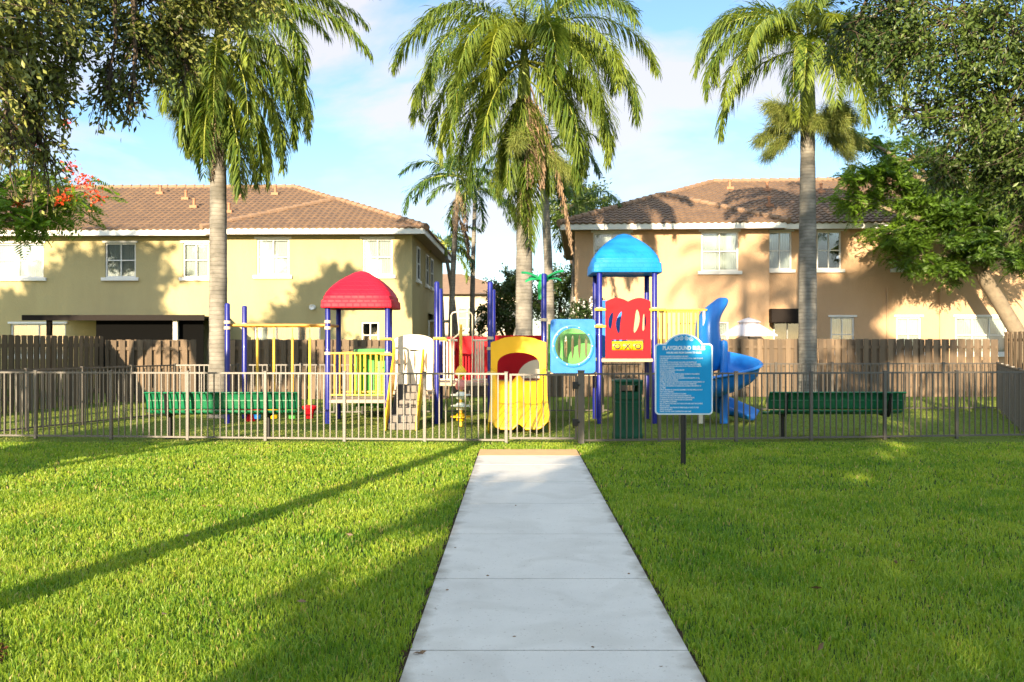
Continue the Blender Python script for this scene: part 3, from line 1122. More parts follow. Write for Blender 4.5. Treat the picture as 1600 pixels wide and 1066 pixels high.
# ------------------------------------------------------------------ timber fences
def wood_fence(label, a, b, h, bay=2.4, gap=0.122, wd=0.145, side=1, seed=1, jag=0.012, off_=0.045):
    rnd = random.Random(seed)
    a, b = Vector((a[0], a[1], 0)), Vector((b[0], b[1], 0))
    d = (b - a)
    Lg = d.length
    d.normalize()
    nrm_ = Vector((-d.y, d.x, 0)) * side
    root = thing('wooden_fence', label, 'fence', a, 0, 'timber privacy fences round the yards')
    nb = max(1, round(Lg / bay))
    bl = Lg / nb
    for i in range(nb):
        mb = MB()
        s0 = i * bl
        k = int(bl / gap)
        for j in range(k):
            s = s0 + (j + 0.5) * bl / k
            sd = 1 if j % 2 else -1
            hh = h + rnd.uniform(-jag, jag)
            c = d * s + nrm_ * (off_ * sd + rnd.uniform(-.004, .004)) + Vector((0, 0, hh / 2))
            tl = Vector((rnd.uniform(-.006, .006), 0, 1))
            mb.obox(c, (wd / 2, 0.009, hh / 2), d, None, tl, rnd.random())
        bp = mb.build('board_panel', M['wood'], root, smooth=False)
        mb = MB()
        for z in (0.35, 1.0, h - 0.25):
            mb.obox(d * (s0 + bl / 2) + Vector((0, 0, z)), (bl / 2 - 0.05, 0.02, 0.045), d, rnd=0.5)
        mb.build('rail', M['wood'], bp, smooth=False)
        mb = MB()
        mb.obox(d * (s0) + Vector((0, 0, h / 2)), (0.045, 0.045, h / 2), d, rnd=0.6)
        mb.build('post', M['wood'], root, smooth=False)
    return root


wood_fence('weathered wooden fence running back at the far left beside the yellow house yard', (-12.4, 19.0), (-11.62, 26.4), 1.87, seed=3, off_=0.022)
wood_fence('short lit wooden fence below the dark patio cover of the yellow house', (-11.55, 26.5), (-9.05, 26.6), 1.77, side=-1, seed=4)
wood_fence('dark shaded wooden fence behind the overhead beam and the red tower', (-9.0, 27.6), (-1.9, 28.0), 1.78, side=-1, seed=5)
wood_fence('long wooden fence in front of the peach house, behind the blue tower and bench', (-1.8, 29.0), (15.2, 29.0), 1.80, side=-1, seed=6)
wood_fence('taller grey wooden fence corner at the far right edge', (15.35, 28.8), (15.6, 20.0), 2.02, seed=7)

# patio umbrella beyond the fence
ur = thing('patio_umbrella', 'pale lilac patio umbrella open behind the wooden fence', 'umbrella', (X(1170, 31), 31, 0))
mb = MB()
n = 8
rings = []
for (r, z) in ((0.93, 1.90), (0.93, 1.945), (0.62, 2.14), (0.32, 2.33), (0.30, 2.36)):
    rings.append([(r * math.cos(2 * math.pi * (k + .5) / n), r * math.sin(2 * math.pi * (k + .5) / n), z) for k in range(n)])
mb.loft(rings, caps=False)
mb.build('canopy', M['umbrella'], ur, smooth=False, solid=0.008)
mb = MB()
rings = []
for (r, z) in ((0.40, 2.36), (0.38, 2.39), (0.2, 2.47), (0.02, 2.52)):
    rings.append([(r * math.cos(2 * math.pi * (k + .5) / n), r * math.sin(2 * math.pi * (k + .5) / n), z) for k in range(n)])
mb.loft(rings, caps=False)
mb.build('vent_cap', M['umbrella'], ur, smooth=False, solid=0.008)
mb = MB()
mb.tube([(0, 0, 0.05), (0, 0, 2.55)], 0.022, 10)
mb.build('pole', M['darkmetal'], ur)
mb = MB()
mb.lathe([(0.28, 0), (0.28, 0.05), (0.05, 0.1), (0.0, 0.1)], (0, 0, 0), 16)
mb.build('base', M['darkmetal'], ur)


# ------------------------------------------------------------------ metal picket fences
def metal_run(root, a, b, h=1.18, bay=1.45, first=True, last=True, pick=0.107):
    a, b = Vector((a[0], a[1], 0)), Vector((b[0], b[1], 0))
    o = Vector(root.location)
    d = b - a
    Lg = d.length
    d.normalize()
    nb = max(1, round(Lg / bay))
    bl = Lg / nb
    for i in range(nb + 1):
        if (i == 0 and not first) or (i == nb and not last):
            continue
        mb = MB(o)
        c = a + d * (i * bl)
        mb.obox(c + Vector((0, 0, h / 2 + 0.005)), (0.026, 0.026, h / 2 + 0.005), d)
        mb.obox(c + Vector((0, 0, h + 0.018)), (0.031, 0.031, 0.008), d)
        mb.build('post', M['bronze'], root, smooth=False, bevel=0.003)
    for i in range(nb):
        mb = MB(o)
        s0, s1 = i * bl + 0.027, (i + 1) * bl - 0.027
        m_ = (s0 + s1) / 2
        hl = (s1 - s0) / 2
        mb.obox(a + d * m_ + Vector((0, 0, h - 0.012)), (hl, 0.016, 0.015), d)
        mb.obox(a + d * m_ + Vector((0, 0, 0.055)), (hl, 0.016, 0.015), d)
        k = round(2 * hl / pick)
        for j in range(1, k):
            s = s0 + (s1 - s0) * j / k
            mb.obox(a + d * s + Vector((0, 0, (h - 0.027 + 0.07) / 2)), (0.0095, 0.0095, (h - 0.027 - 0.07) / 2), d)
        mb.build('picket_panel', M['bronze'], root, smooth=False)


FG = 'bronze metal fences round the playground'
GA, GB = (X(791, 15.62), 15.62), (X(908, 15.55), 15.55)
FL = (X(-60, 16.5), 16.5)
FR = (X(1605, 16.55), 16.55)
g = thing('metal_fence', 'sunlit front run of bronze picket fence left of the gate', 'fence', (FL[0], FL[1], 0), group=FG)
metal_run(g, FL, GA)
g = thing('metal_fence', 'shaded front run of bronze picket fence right of the gate, behind the sign', 'fence', (GB[0], GB[1], 0), group=FG)
metal_run(g, GB, FR, first=False)
g = thing('metal_fence', 'bronze picket fence side run at the left end going back', 'fence', (FL[0], FL[1], 0), group=FG)
BL, BR = (-7.85, 21.6), (12.25, 23.4)
metal_run(g, FL, BL, first=False)
g = thing('metal_fence', 'bronze picket fence along the back of the playground', 'fence', (BL[0], BL[1], 0), group=FG)
metal_run(g, BL, BR, first=False)
g = thing('metal_fence', 'bronze picket fence side run at the right end going back', 'fence', (FR[0], FR[1], 0), group=FG)
metal_run(g, FR, BR, first=False, last=False)

gt = thing('metal_gate', 'closed bronze picket gate at the end of the path with black latch', 'gate', (GA[0], GA[1], 0))
d = (Vector((GB[0], GB[1], 0)) - Vector((GA[0], GA[1], 0)))
gl = d.length
d.normalize()
mb = MB()
for s in (0.075, gl - 0.085):
    mb.obox(d * s + Vector((0, 0, 0.62)), (0.02, 0.02, 0.55), d)
for z in (1.155, 0.09):
    mb.obox(d * (gl / 2 - .005) + Vector((0, 0, z)), (gl / 2 - 0.10, 0.016, 0.016), d)
mb.build('gate_frame', M['bronze'], gt, smooth=False)
mb = MB()
for j in range(1, 10):
    s = 0.075 + (gl - 0.16) * j / 10
    mb.obox(d * s + Vector((0, 0, 0.622)), (0.0095, 0.0095, 0.515), d)
mb.build('picket_panel', M['bronze'], gt, smooth=False)
mb = MB()
mb.obox(d * (gl - 0.0) + Vector((0, 0.0, 0.605)), (0.055, 0.055, 0.605), d)
mb.obox(d * (gl - 0.0) + Vector((0, 0.0, 1.222)), (0.062, 0.062, 0.01), d)
mb.build('latch_post', M['bronze'], gt, smooth=False, bevel=0.004)
for z in (0.98, 0.36):
    mb = MB()
    mb.obox(d * (gl - 0.10) + Vector((0, -0.04, z)), (0.05, 0.025, 0.06), d)
    mb.tube([d * (gl - 0.13) + Vector((0, -0.06, z + .05)), d * (gl - 0.13) + Vector((0, -0.06, z - .09))], 0.012, 8)
    mb.tube([d * (gl - 0.07) + Vector((0, -0.06, z + .03)), d * (gl - 0.03) + Vector((0, -0.075, z + 0.0))], 0.018, 8)
    mb.build('latch' if z > .5 else 'hinge', M['black'], gt, bevel=0.004)


# ------------------------------------------------------------------ benches, bin, sign
def bench(label, x0, x1, Y, legs):
    root = thing('park_bench', label, 'bench', ((x0 + x1) / 2, Y, 0), group='green metal benches behind the front fence')
    hw_ = (x1 - x0) / 2
    # seat sheet (profile swept along x)
    prof = [(0.02, 0.50), (0.10, 0.455), (0.30, 0.435), (0.46, 0.445), (0.52, 0.435), (0.53, 0.40)]
    mb = MB()
    mb.loft([[(sx_ * (hw_ - .01), y, z) for (y, z) in prof] for sx_ in (-1, 1)], close=False, caps=False)
    mb.build('seat', M['bench_green'], root, solid=0.022)
    prof = [(0.045, 0.525), (0.03, 0.56), (0.02, 0.67), (-0.02, 0.79), (-0.05, 0.825), (-0.075, 0.815)]
    mb = MB()
    mb.loft([[(sx_ * (hw_ + 0.02), y, z) for (y, z) in prof] for sx_ in (-1, 1)], close=False, caps=False)
    bk_ = mb.build('backrest', M['bench_green'], root, solid=0.02)
    mb = MB()
    mb.box(-hw_ + 0.02, hw_ - 0.02, 0.0, 0.02, 0.672, 0.69)
    mb.build('seam_bar', M['bench_green'], bk_, smooth=False)
    for lx in legs:
        mb = MB()
        c = lx - (x0 + x1) / 2
        mb.tube([(c, -0.085, 0.80), (c, -0.035, 0.66), (c, -0.02, 0.52), (c, 0.04, 0.41), (c, 0.2, 0.40), (c, 0.42, 0.41)],
                [0.022, 0.028, 0.03, 0.03, 0.028, 0.02], 8)
        mb.tube([(c, 0.19, 0.41), (c, 0.19, 0.0)], 0.034, 12)
        mb.lathe([(0.09, 0), (0.09, 0.012), (0.04, 0.02)], (c, 0.19, 0), 14)
        mb.build('leg', M['black'], root)
    return root


bench('green metal bench with black legs standing behind the sunlit left fence', X(229, 16.25), X(464, 16.25), 16.25, (X(265, 16.4), X(419, 16.4)))
bench('green metal bench in shade behind the right fence, back turned to the path', X(1203, 16.3), X(1412, 16.3), 16.3, (X(1224, 16.45), X(1384, 16.45)))

tb = thing('litter_bin', 'dark green square litter bin with open slot standing behind the fence', 'bin', (X(980, 16.3), 16.3, 0))


def rsq(h, z, e=6, n=28, cx=0, cy=0, hy=None):
    out = []
    for k in range(n):
        t = 2 * math.pi * k / n
        c_, s_ = math.cos(t), math.sin(t)
        r = (abs(c_) ** e + abs(s_) ** e) ** (-1 / e)
        out.append((cx + h * r * c_, cy + (hy or h) * r * s_, z))
    return out


mb = MB()
mb.loft([rsq(0.245, 0.0, 9), rsq(0.25, 0.03, 9), rsq(0.25, 0.10, 9), rsq(0.238, 0.12, 9), rsq(0.232, 0.62, 9), rsq(0.236, 0.66, 9), rsq(0.226, 0.67, 9),
         rsq(0.226, 0.70, 9), rsq(0.236, 0.71, 9), rsq(0.236, 0.80, 9)])
for k in (-2, -1, 0, 1, 2):
    mb.box(k * 0.085 - 0.010, k * 0.085 + 0.010, -0.237, -0.2, 0.14, 0.60)
mb.build('body', M['bin_green'], tb)
mb = MB()
hood = [(-0.23, 0.80), (0.23, 0.80), (0.235, 1.0), (-0.235, 1.0)]
hole = [(-0.16, 0.84), (0.16, 0.84), (0.16, 0.955), (-0.16, 0.955)]
mb.panel(hood, [hole], -0.232, -0.205)
mb.panel(hood, [hole], 0.205, 0.232)
mb.box(-0.234, -0.205, -0.204, 0.204, 0.80, 1.0)
mb.box(0.205, 0.234, -0.204, 0.204, 0.80, 1.0)
mb.build('hood', M['bin_green'], tb, smooth=False, bevel=0.006)
mb = MB()
mb.loft([rsq(0.25, 1.0, 8), rsq(0.258, 1.02, 8), rsq(0.25, 1.045, 8), rsq(0.2, 1.06, 6), rsq(0.02, 1.07, 3)])
mb.build('lid', M['bin_green'], tb)


def text_mesh(name, body, size, loc, mat, parent, align='LEFT', off=0.0, sx=1.0, extrude=0.0015):
    cu = bpy.data.curves.new(name, 'FONT')
    cu.body = body
    cu.size = size
    cu.align_x = align
    cu.offset = off
    cu.extrude = extrude
    cu.resolution_u = 3
    tmp = bpy.data.objects.new(name, cu)
    C.objects.link(tmp)
    dg = bpy.context.evaluated_depsgraph_get()
    me = bpy.data.meshes.new_from_object(tmp.evaluated_get(dg))
    bpy.data.objects.remove(tmp)
    me.transform(Matrix.Translation(loc) @ Matrix.Rotation(R(90), 4, 'X') @ Matrix.Diagonal((sx, 1, 1, 1)))
    me.materials.clear()
    me.materials.append(mat)
    o = bpy.data.objects.new(name, me)
    C.objects.link(o)
    o.parent = parent
    return o


SY = 12.84
sg = thing('rules_sign', 'blue playground rules sign with white border and arched top on a dark post', 'sign', (X(1068, SY), SY, 0))


def sign_outline(ins):
    w, zb, zs, zt = 0.399 - ins, 0.70 + ins, 1.683 - ins, 1.822 - ins
    r = 0.055 - ins * 0.6
    pts = []
    for (cx, cz, a0) in ((w - r, zb + r, -90), (w - r, zs - r, 0)):
        for k in range(7):
            a = R(a0 + 15 * k)
            pts.append((cx + r * math.cos(a), cz + r * math.sin(a)))
    aw = 0.262 - ins * 0.9
    # circular arch through (+-aw, zs) and (0, zt)
    sg_ = zt - zs
    rad = (aw * aw + sg_ * sg_) / (2 * sg_)
    cz = zt - rad
    a0 = math.atan2(zs - cz, aw)
    for k in range(17):
        a = a0 + (math.pi - 2 * a0) * k / 16
        pts.append((rad * math.cos(a), cz + rad * math.sin(a)))
    for (cx, cz, a0) in ((-w + r, zs - r, 90), (-w + r, zb + r, 180)):
        for k in range(7):
            a = R(a0 + 15 * k)
            pts.append((cx + r * math.cos(a), cz + r * math.sin(a)))
    return pts


mb = MB()
mb.panel(sign_outline(0), [], -0.030, -0.014)
bd = mb.build('border', M['sign_white'], sg, smooth=False)
mb = MB()
mb.panel(sign_outline(0.019), [], -0.034, -0.0302)
brd = mb.build('board', M['sign_blue'], sg, smooth=False)
mb = MB()
mb.tube([(0, 0.02, 0), (0, 0.02, 1.60)], 0.036, 12)
mb.build('post', M['black'], sg)
mb = MB()
for z in (0.9, 1.45):
    mb.box(-0.09, 0.09, -0.0138, -0.002, z - 0.02, z + 0.02)
mb.build('bracket', M['steel'], sg, smooth=False)
for word, x0, x1 in (('PLAYGROUND', -0.293, 0.096), ('RULES', 0.122, 0.292)):
    o = text_mesh('title_lettering', word, 0.078, (0, -0.0362, 1.595), M['sign_white'], brd, 'LEFT', 0.0026, 1.0)
    xs_ = [v.co.x for v in o.data.vertices]
    k_ = (x1 - x0) / (max(xs_) - min(xs_))
    mn_ = min(xs_)
    for v in o.data.vertices:
        v.co.x = x0 + (v.co.x - mn_) * k_
text_mesh('hours_lettering', 'HOURS ARE FROM DAWN TO DUSK', 0.036, (0, -0.0362, 1.545), M['sign_white'], brd, 'CENTER', 0.0014, 0.82)
rules = """THE PLAYGROUND IS FOR RESIDENT USE ONLY
CHILDREN MUST BE SUPERVISED BY AN ADULT AT ALL TIMES OR LEAVE
OR BE ASKED
DOGS AND BICYCLES ARE NOT ALLOWED, NO EXCEPTIONS
ALCOHOL, GLASS CONTAINERS, FOOD, DRINKS, GUM, FIREWORKS,
SKATEBOARDS AND ROLLER BLADES OF ANY KIND ARE PROHIBITED
AND WILL BE REMOVED
USE OF FOUL LANGUAGE IS PROHIBITED
SMOKING IS PROHIBITED
CLIMBING ON FENCES, ROOFS OR SIGNS IS STRICTLY PROHIBITED
LITTERING OF ANY KIND IS PROHIBITED
DAMAGING PLANTS, TREES OR EQUIPMENT IS PROHIBITED AT ALL
TIMES AND WILL BE CHARGED
PROPER SHOES AND CLOTHING MUST BE WORN ON THE EQUIPMENT AT
ALL TIMES, LOOSE CORDS OR SCARVES ARE NOT PERMITTED
RUNNING OR PUSHING ON SLIDES AND LADDERS IS PROHIBITED AT
ALL TIMES
REPORT BROKEN OR DAMAGED EQUIPMENT TO THE OFFICE, DO NOT
USE IT UNTIL REPAIRED
NO LOUD MUSIC IS ALLOWED IN THE AREA
PRIVATE PARTIES AND EVENTS ARE NOT PERMITTED
LITTER MUST BE PLACED IN THE RECEPTACLES PROVIDED
PLAYGROUND CLOSES DURING RAIN OR LIGHTNING
WET EQUIPMENT IS SLIPPERY
USE OF THIS PLAYGROUND IS AT YOUR OWN RISK AND THE OWNERS
ARE NOT LIABLE
PLEASE REPORT VIOLATIONS OF THESE RULES AT ONCE TO THE
OFFICE OR SECURITY
THANK YOU FOR YOUR COOPERATION AND CARE""".split('\n')
zz = 1.505
for ln in rules:
    pass
cu_z = []
step_ = (1.505 - 0.745) / (len(rules) - 1)
txt = None
allm = []
for i, ln in enumerate(rules):
    o = text_mesh('rules_lettering', ln, 0.0262, (-0.335, -0.0362, 1.497 - i * step_), M['sign_white'], brd, 'LEFT', 0.0006, 0.70, 0.0008)
    allm.append(o)
bm_v, bm_f = [], []
mb = MB()
for o in allm:
    mb.add([tuple(v.co) for v in o.data.vertices], [tuple(p.vertices) for p in o.data.polygons])
    bpy.data.objects.remove(o)
mb.build('rules_lettering', M['sign_white'], brd, smooth=False)
mb = MB()
for (cx, s_) in ((-0.105, 1), (-0.04, 1), (0.04, -1), (0.105, -1)):
    pts = []
    for k in range(22):
        a = k / 21 * 3.4 * math.pi
        r = 0.032 - 0.027 * k / 21
        pts.append((cx + s_ * r * math.cos(a + math.pi / 2) * -1, -0.0365, 1.762 - abs(cx) * 0.16 + r * math.sin(a + math.pi / 2)))
    mb.tube(pts, 0.0042, 6)
mb.build('scroll_ornament', M['sign_white'], brd)


# ------------------------------------------------------------------ play structure
Y1, Y2 = 19.4, 20.65
PO = (0.0, 19.4, 0.0)
ps = thing('play_structure', 'colourful playground climbing structure with red and blue roofed towers and slides', 'playground', PO)


def pmesh():
    return MB(PO)


def post(x, y, top, r=0.056, mat='navy'):
    mb = pmesh()
    mb.tube([(x, y, 0), (x, y, 0.30), (x, y, 0.304), (x, y, top - 0.03), (x, y, top - 0.008), (x, y, top)], [r, r, r, r, r * 0.8, r * 0.3], 16)
    mb.tube([(x, y, 0.40), (x, y, 0.425)], r + 0.006, 16)
    return mb.build('post', M[mat], ps)


P1 = lambda px, y=Y1: X(px, y)
posts = [(-5.95, Y1, 2.52), (-5.98, 20.75, 2.52), (-3.85, Y1, 2.48), (-3.86, Y2, 2.48), (-2.60, Y1, 2.48), (-2.72, Y2, 2.48),
         (-1.57, Y1, 2.97), (-1.60, Y2, 2.90), (-0.455, Y1, 2.97), (-0.42, Y2, 2.88), (0.67, Y1, 3.14), (0.70, Y2, 3.0),
         (1.83, Y1, 3.25), (1.85, Y2, 3.25), (2.98, Y1, 3.25), (3.00, Y2, 3.25)]
for p in posts:
    post(*p)


def dome(cx, cy, hs, z0, rim, apex, mat):
    mb = pmesh()
    rings = [rsq(hs - 0.05, z0 + 0.02, 12, 40, cx, cy), rsq(hs - 0.01, z0, 12, 40, cx, cy), rsq(hs, z0 + 0.015, 12, 40, cx, cy), rsq(hs - 0.012, z0 + rim, 12, 40, cx, cy),
             rsq(hs - 0.04, z0 + rim + 0.012, 10, 40, cx, cy)]
    zs = z0 + rim + 0.012
    H_ = apex - zs
    nst = 8
    for i in range(1, nst + 1):
        t = i / nst
        s_ = (hs - 0.04) * (1 - t ** 1.5) ** 0.72
        z = zs + H_ * t ** 0.93
        e = 10 - 7 * t
        if i < nst:
            rings.append(rsq(s_ + 0.012, z - 0.014, e, 40, cx, cy))
            rings.append(rsq(max(s_ - 0.004, 0.02), z, e, 40, cx, cy))
        else:
            rings.append(rsq(0.15, z - 0.040, 3, 40, cx, cy))
            rings.append(rsq(0.085, z - 0.018, 2.4, 40, cx, cy))
            rings.append(rsq(0.015, z, 2, 40, cx, cy))
    mb.loft(rings)
    return mb.build('roof', M[mat], ps)


dome(-3.24, 20.02, 0.775, 2.42, 0.16, 3.24, 'red_roof')
dome(2.41, 20.02, 0.745, 3.16, 0.20, 4.04, 'blue_roof')


def deck(x0, x1, z, y0=Y1 - 0.04, y1=Y2 + 0.04):
    mb = pmesh()
    mb.box(x0, x1, y0, y1, z - 0.07, z)
    return mb.build('deck', M['deck'], ps, smooth=False, bevel=0.01)


deck(-3.85, -2.60, 0.50)
deck(-2.58, -1.60, 0.68)
deck(-1.57, 0.67, 0.86)
deck(1.84, 2.99, 1.36)
deck(3.0, 4.15, 1.36, 19.5, 20.5)


def barrier(xa, xb, y, zb, zt, n, mat='yellow_metal', r=0.014, skip=()):
    mb = pmesh()
    mb.tube([(xa, y, zt), (xb, y, zt)], 0.022, 10)
    mb.tube([(xa, y, zb), (xb, y, zb)], 0.018, 10)
    for k in range(n):
        if k in skip:
            continue
        x = xa + 0.08 + (xb - xa - 0.16) * k / (n - 1)
        mb.tube([(x, y, zb), (x, y, zt)], r, 8)
    return mb.build('barrier', M[mat], ps)


def clamps(pts):
    for (x, y, z) in pts:
        mb = pmesh()
        mb.lathe([(0.056, -0.03), (0.072, -0.03), (0.072, 0.03), (0.056, 0.03)], (x, y, z), 16)
        mb.build('clamp', M['clamp'], ps)


barrier(-3.79, -2.66, Y1, 0.60, 1.47, 10)
barrier(-3.80, -2.78, Y2, 0.60, 1.47, 7)
clamps([(-3.85, Y1, 1.47), (-2.60, Y1, 1.47), (-5.95, Y1, 2.12), (-5.95, Y1, 2.0), (-3.85, Y1, 2.13), (-3.85, Y1, 2.0), (-5.98, 20.75, 2.1), (-1.57, Y1, 1.78),
        (-0.455, Y1, 1.79), (-0.455, Y1, 1.57), (-0.455, Y1, 1.06), (0.67, Y1, 1.57), (0.67, Y1, 1.06), (0.67, Y1, 2.17), (1.83, Y1, 2.40), (1.83, Y1, 2.05), (2.98, Y1, 2.40)])
# overhead beam
mb = pmesh()
for (y, z) in ((Y1 + 0.1, 2.06), (Y2 - 0.1, 2.06)):
    mb.tube([(-5.95, y, z), (-3.85, y, z)], 0.03, 10)
for k in range(8):
    x = -5.8 + k * 0.27
    mb.tube([(x, Y1 + 0.1, 2.06), (x, Y2 - 0.1, 2.06)], 0.016, 8)
mb.tube([(-5.95, Y1, 2.06), (-5.98, 20.75, 2.06)], 0.024, 8)
mb.tube([(-3.85, Y1, 2.06), (-3.86, Y2, 2.06)], 0.024, 8)
mb.build('overhead_ladder', M['orange_metal'], ps)
# hanging pods
for px, colr in ((402, 'sky_blue'), (428, 'yellow'), (457, 'green'), (484, 'red')):
    y = 20.0
    x = X(px, y)
    mb = pmesh()
    mb.tube([(x, y, 0.30), (x, y, 1.80)], [0.03, 0.026], 10)
    mb.tube([(x, y, 1.80), (x, y, 2.06)], 0.008, 6)
    pp = mb.build('hanging_pole', M['yellow_metal'], ps)
    mb = pmesh()
    z = Z(641, y)
    mb.lathe([(0.03, z - 0.19), (0.075, z - 0.18), (0.085, z - 0.1), (0.10, z - 0.02), (0.16, z + 0.04), (0.165, z + 0.085), (0.13, z + 0.10), (0.03, z + 0.12)], (x, y, 0), 18)
    mb.build('foot_pod', M[colr], pp)
# red stepping seat by the left posts
mb = pmesh()
mb.loft([rsq(0.24, 0.19, 4, 24, -5.62, 20.0, 0.2), rsq(0.25, 0.30, 4, 24, -5.62, 20.0, 0.2), rsq(0.25, 0.34, 4, 24, -5.62, 20.0, 0.2)])
mb.lathe([(0.10, 0), (0.09, 0.18)], (-5.62, 20.0, 0), 14)
mb.build('red_step', M['red'], ps)
# green hooded slide on the back of the red tower
mb = pmesh()
pts = []
for k in range(25):
    a = math.pi * k / 24
    pts.append((-3.10 + 0.40 * math.cos(a), 20.85 + 0.35 * math.sin(a)))
rings = [[(x, y, z) for (x, y) in pts] for z in (0.25, 0.5, 1.44, 1.5)]
mb.loft(rings, close=False, caps=False)
mb.lathe([(0.44, 1.46), (0.46, 1.49), (0.44, 1.53), (0.1, 1.55), (0, 1.55)], (-3.10, 20.95, 0), 28)
mb.build('slide_hood', M['green'], ps, solid=0.03)
mb = pmesh()
sec = [(-0.36, 0.24), (-0.33, 0.0), (0.33, 0.0), (0.36, 0.24)]
mb.loft([[(-3.10 + a, 21.0 + 1.9 * t, 0.5 - 0.42 * t + b) for (a, b) in sec] for t in (0, .3, .6, .85, 1.0)], close=False, caps=False)
mb.build('slide', M['green'], ps, solid=0.03)

# cream arched panel with slots
cx = -2.13
arch = [(-2.55, 0.66), (-1.71, 0.66), (-1.70, 1.70)]
for k in range(1, 14):
    a = math.pi * k / 14
    arch.append((cx + 0.43 * math.cos(a), 1.72 + 0.15 * math.sin(a)))
arch.append((-2.56, 1.70))


def slot(x, z, h, w, bend=0.0):
    pts_ = []
    for k in range(9):
        t = k / 8
        pts_.append((x + bend * math.sin(math.pi * t) + w * math.sin(math.pi * t) ** 0.6, z + h * (t - .5)))
    for k in range(7, 0, -1):
        t = k / 8
        pts_.append((x + bend * math.sin(math.pi * t) - w * math.sin(math.pi * t) ** 0.6, z + h * (t - .5)))
    return pts_


mb = pmesh()
mb.panel(arch, [slot(-2.47, 1.28, 0.46, 0.028, 0.03), slot(-2.33, 1.3, 0.50, 0.024, 0.025), slot(-2.10, 1.30, 0.46, 0.018, 0.0), slot(-1.83, 1.28, 0.46, 0.03, -0.03)], 20.05, 20.13)
mb.build('arch_panel', M['cream'], ps, bevel=0.012)
# climbing stair of grey blocks between yellow stringers
mb = pmesh()
course = [(-2.40, 0.0, 17.98), (-2.38, 0.135, 18.12), (-2.29, 0.27, 18.34), (-2.26, 0.405, 18.56), (-2.16, 0.54, 18.82), (-2.16, 0.675, 19.08)]
for i, (xl, z, y) in enumerate(course):
    xr_ = -1.87
    nbk = 3 if i % 2 == 0 else 2
    wbk = (xr_ - xl) / nbk
    cut = [xl + wbk * k for k in range(nbk + 1)]
    if i % 2:
        cut = [xl, xl + wbk * 0.6, xl + wbk * 1.5, xr_]
    for a, b in zip(cut[:-1], cut[1:]):
        mb.box(a + 0.004, b - 0.004, y, y + 0.34, z + 0.002, z + 0.13)
mb.build('block_steps', M['block'], ps, smooth=False, bevel=0.008)
mb = pmesh()
mb.add([(-2.42, 18.33, 0.0), (-1.86, 18.33, 0.0), (-1.86, 19.42, 0.82), (-2.42, 19.42, 0.82)], [(0, 1, 2, 3)])
mb.build('dark_gap_sheet', M['black'], ps, smooth=False, solid=0.01)  # black sheet put in for the dark open gap behind the blocks
for xs in (-2.445, -1.842):
    mb = pmesh()
    vs = []
    for dx in (-0.018, 0.018):
        vs += [(xs + dx, 17.86, 0.0), (xs + dx, 18.14, 0.0), (xs + dx, 19.36, 1.0), (xs + dx, 19.36, 1.56), (xs + dx, 19.26, 1.56), (xs + dx, 17.88, 0.25)]
    n6 = 6
    fs = [tuple(range(5, -1, -1)), tuple(range(6, 12))] + [(k, (k + 1) % 6, 6 + (k + 1) % 6, 6 + k) for k in range(6)]
    mb.add(vs, fs)
    mb.build('stringer', M['yellow'], ps, smooth=False, bevel=0.01)
for (z, x1_) in ((1.77, -2.47), (1.45, -2.47)):
    mb = pmesh()
    mb.tube([(-2.74, Y1 - 0.09, z), (-2.52, Y1 - 0.09, z), (-2.47, Y1 - 0.09, z - 0.03), (-2.46, Y1 - 0.09, z - 0.09), (-2.46, Y1 - 0.09, z - (0.9 if z > 1.6 else .3))], 0.026, 10)
    mb.build('handrail', M['yellow_metal'], ps)
mb = pmesh()
mb.tube([(-1.64, Y1 - 0.09, 1.78), (-1.40, Y1 - 0.09, 1.78), (-1.36, Y1 - 0.09, 1.74)], 0.026, 10)
mb.build('handrail', M['yellow_metal'], ps)

# middle bay: split barrier, red tube hood behind, pod climber in front
for (xa, xb) in ((-1.50, -1.14), (-0.84, -0.52)):
    barrier(xa, xb, Y1, 0.92, 1.74, 4, 'cream', 0.02)
mb = pmesh()
rings = []
for (z, s_) in ((0.86, 0.38), (1.2, 0.37), (1.62, 0.36), (1.80, 0.30), (1.84, 0.18)):
    rings.append(rsq(s_, z, 3, 28, -0.98, 21.0))
mb.loft(rings)
mb.build('crawl_tube', M['red'], ps)
mb = pmesh()
mb.panel([(-1.45, 0.9), (-0.55, 0.9), (-0.55, 1.82), (-1.45, 1.82)], [slot(-1.25, 1.35, 0.5, 0.05, 0.03), slot(-0.75, 1.35, 0.5, 0.05, -0.03)], Y2 - 0.04, Y2 + 0.03)
mb.build('red_panel', M['red'], ps, bevel=0.012)
mb = pmesh()
xa, xb, yy = X(705, 19.2), X(738, 19.2), 19.2
mb.tube([(xa, yy, 0.87), (xa, yy, 2.26), (xa + 0.03, yy, 2.31), (xa + 0.08, yy, 2.325), (xb - 0.08, yy, 2.325), (xb - 0.03, yy, 2.31), (xb, yy, 2.26), (xb, yy, 0.87)], 0.016, 8)
mb.tube([(xa, yy, 1.74), (xb - 0.1, yy, 2.02)], 0.018, 8)
mb.build('hoop', M['clamp'], ps)
cxp, cyp = X(720, 18.75), 18.75
mb = pmesh()
mb.tube([(cxp, cyp, 0), (cxp, cyp, 2.06)], 0.032, 12)
mb.tube([(cxp, cyp, 1.98), (cxp, 19.2, 1.98)], 0.02, 8)
cp_ = mb.build('climbing_pole', M['yellow_metal'], ps)
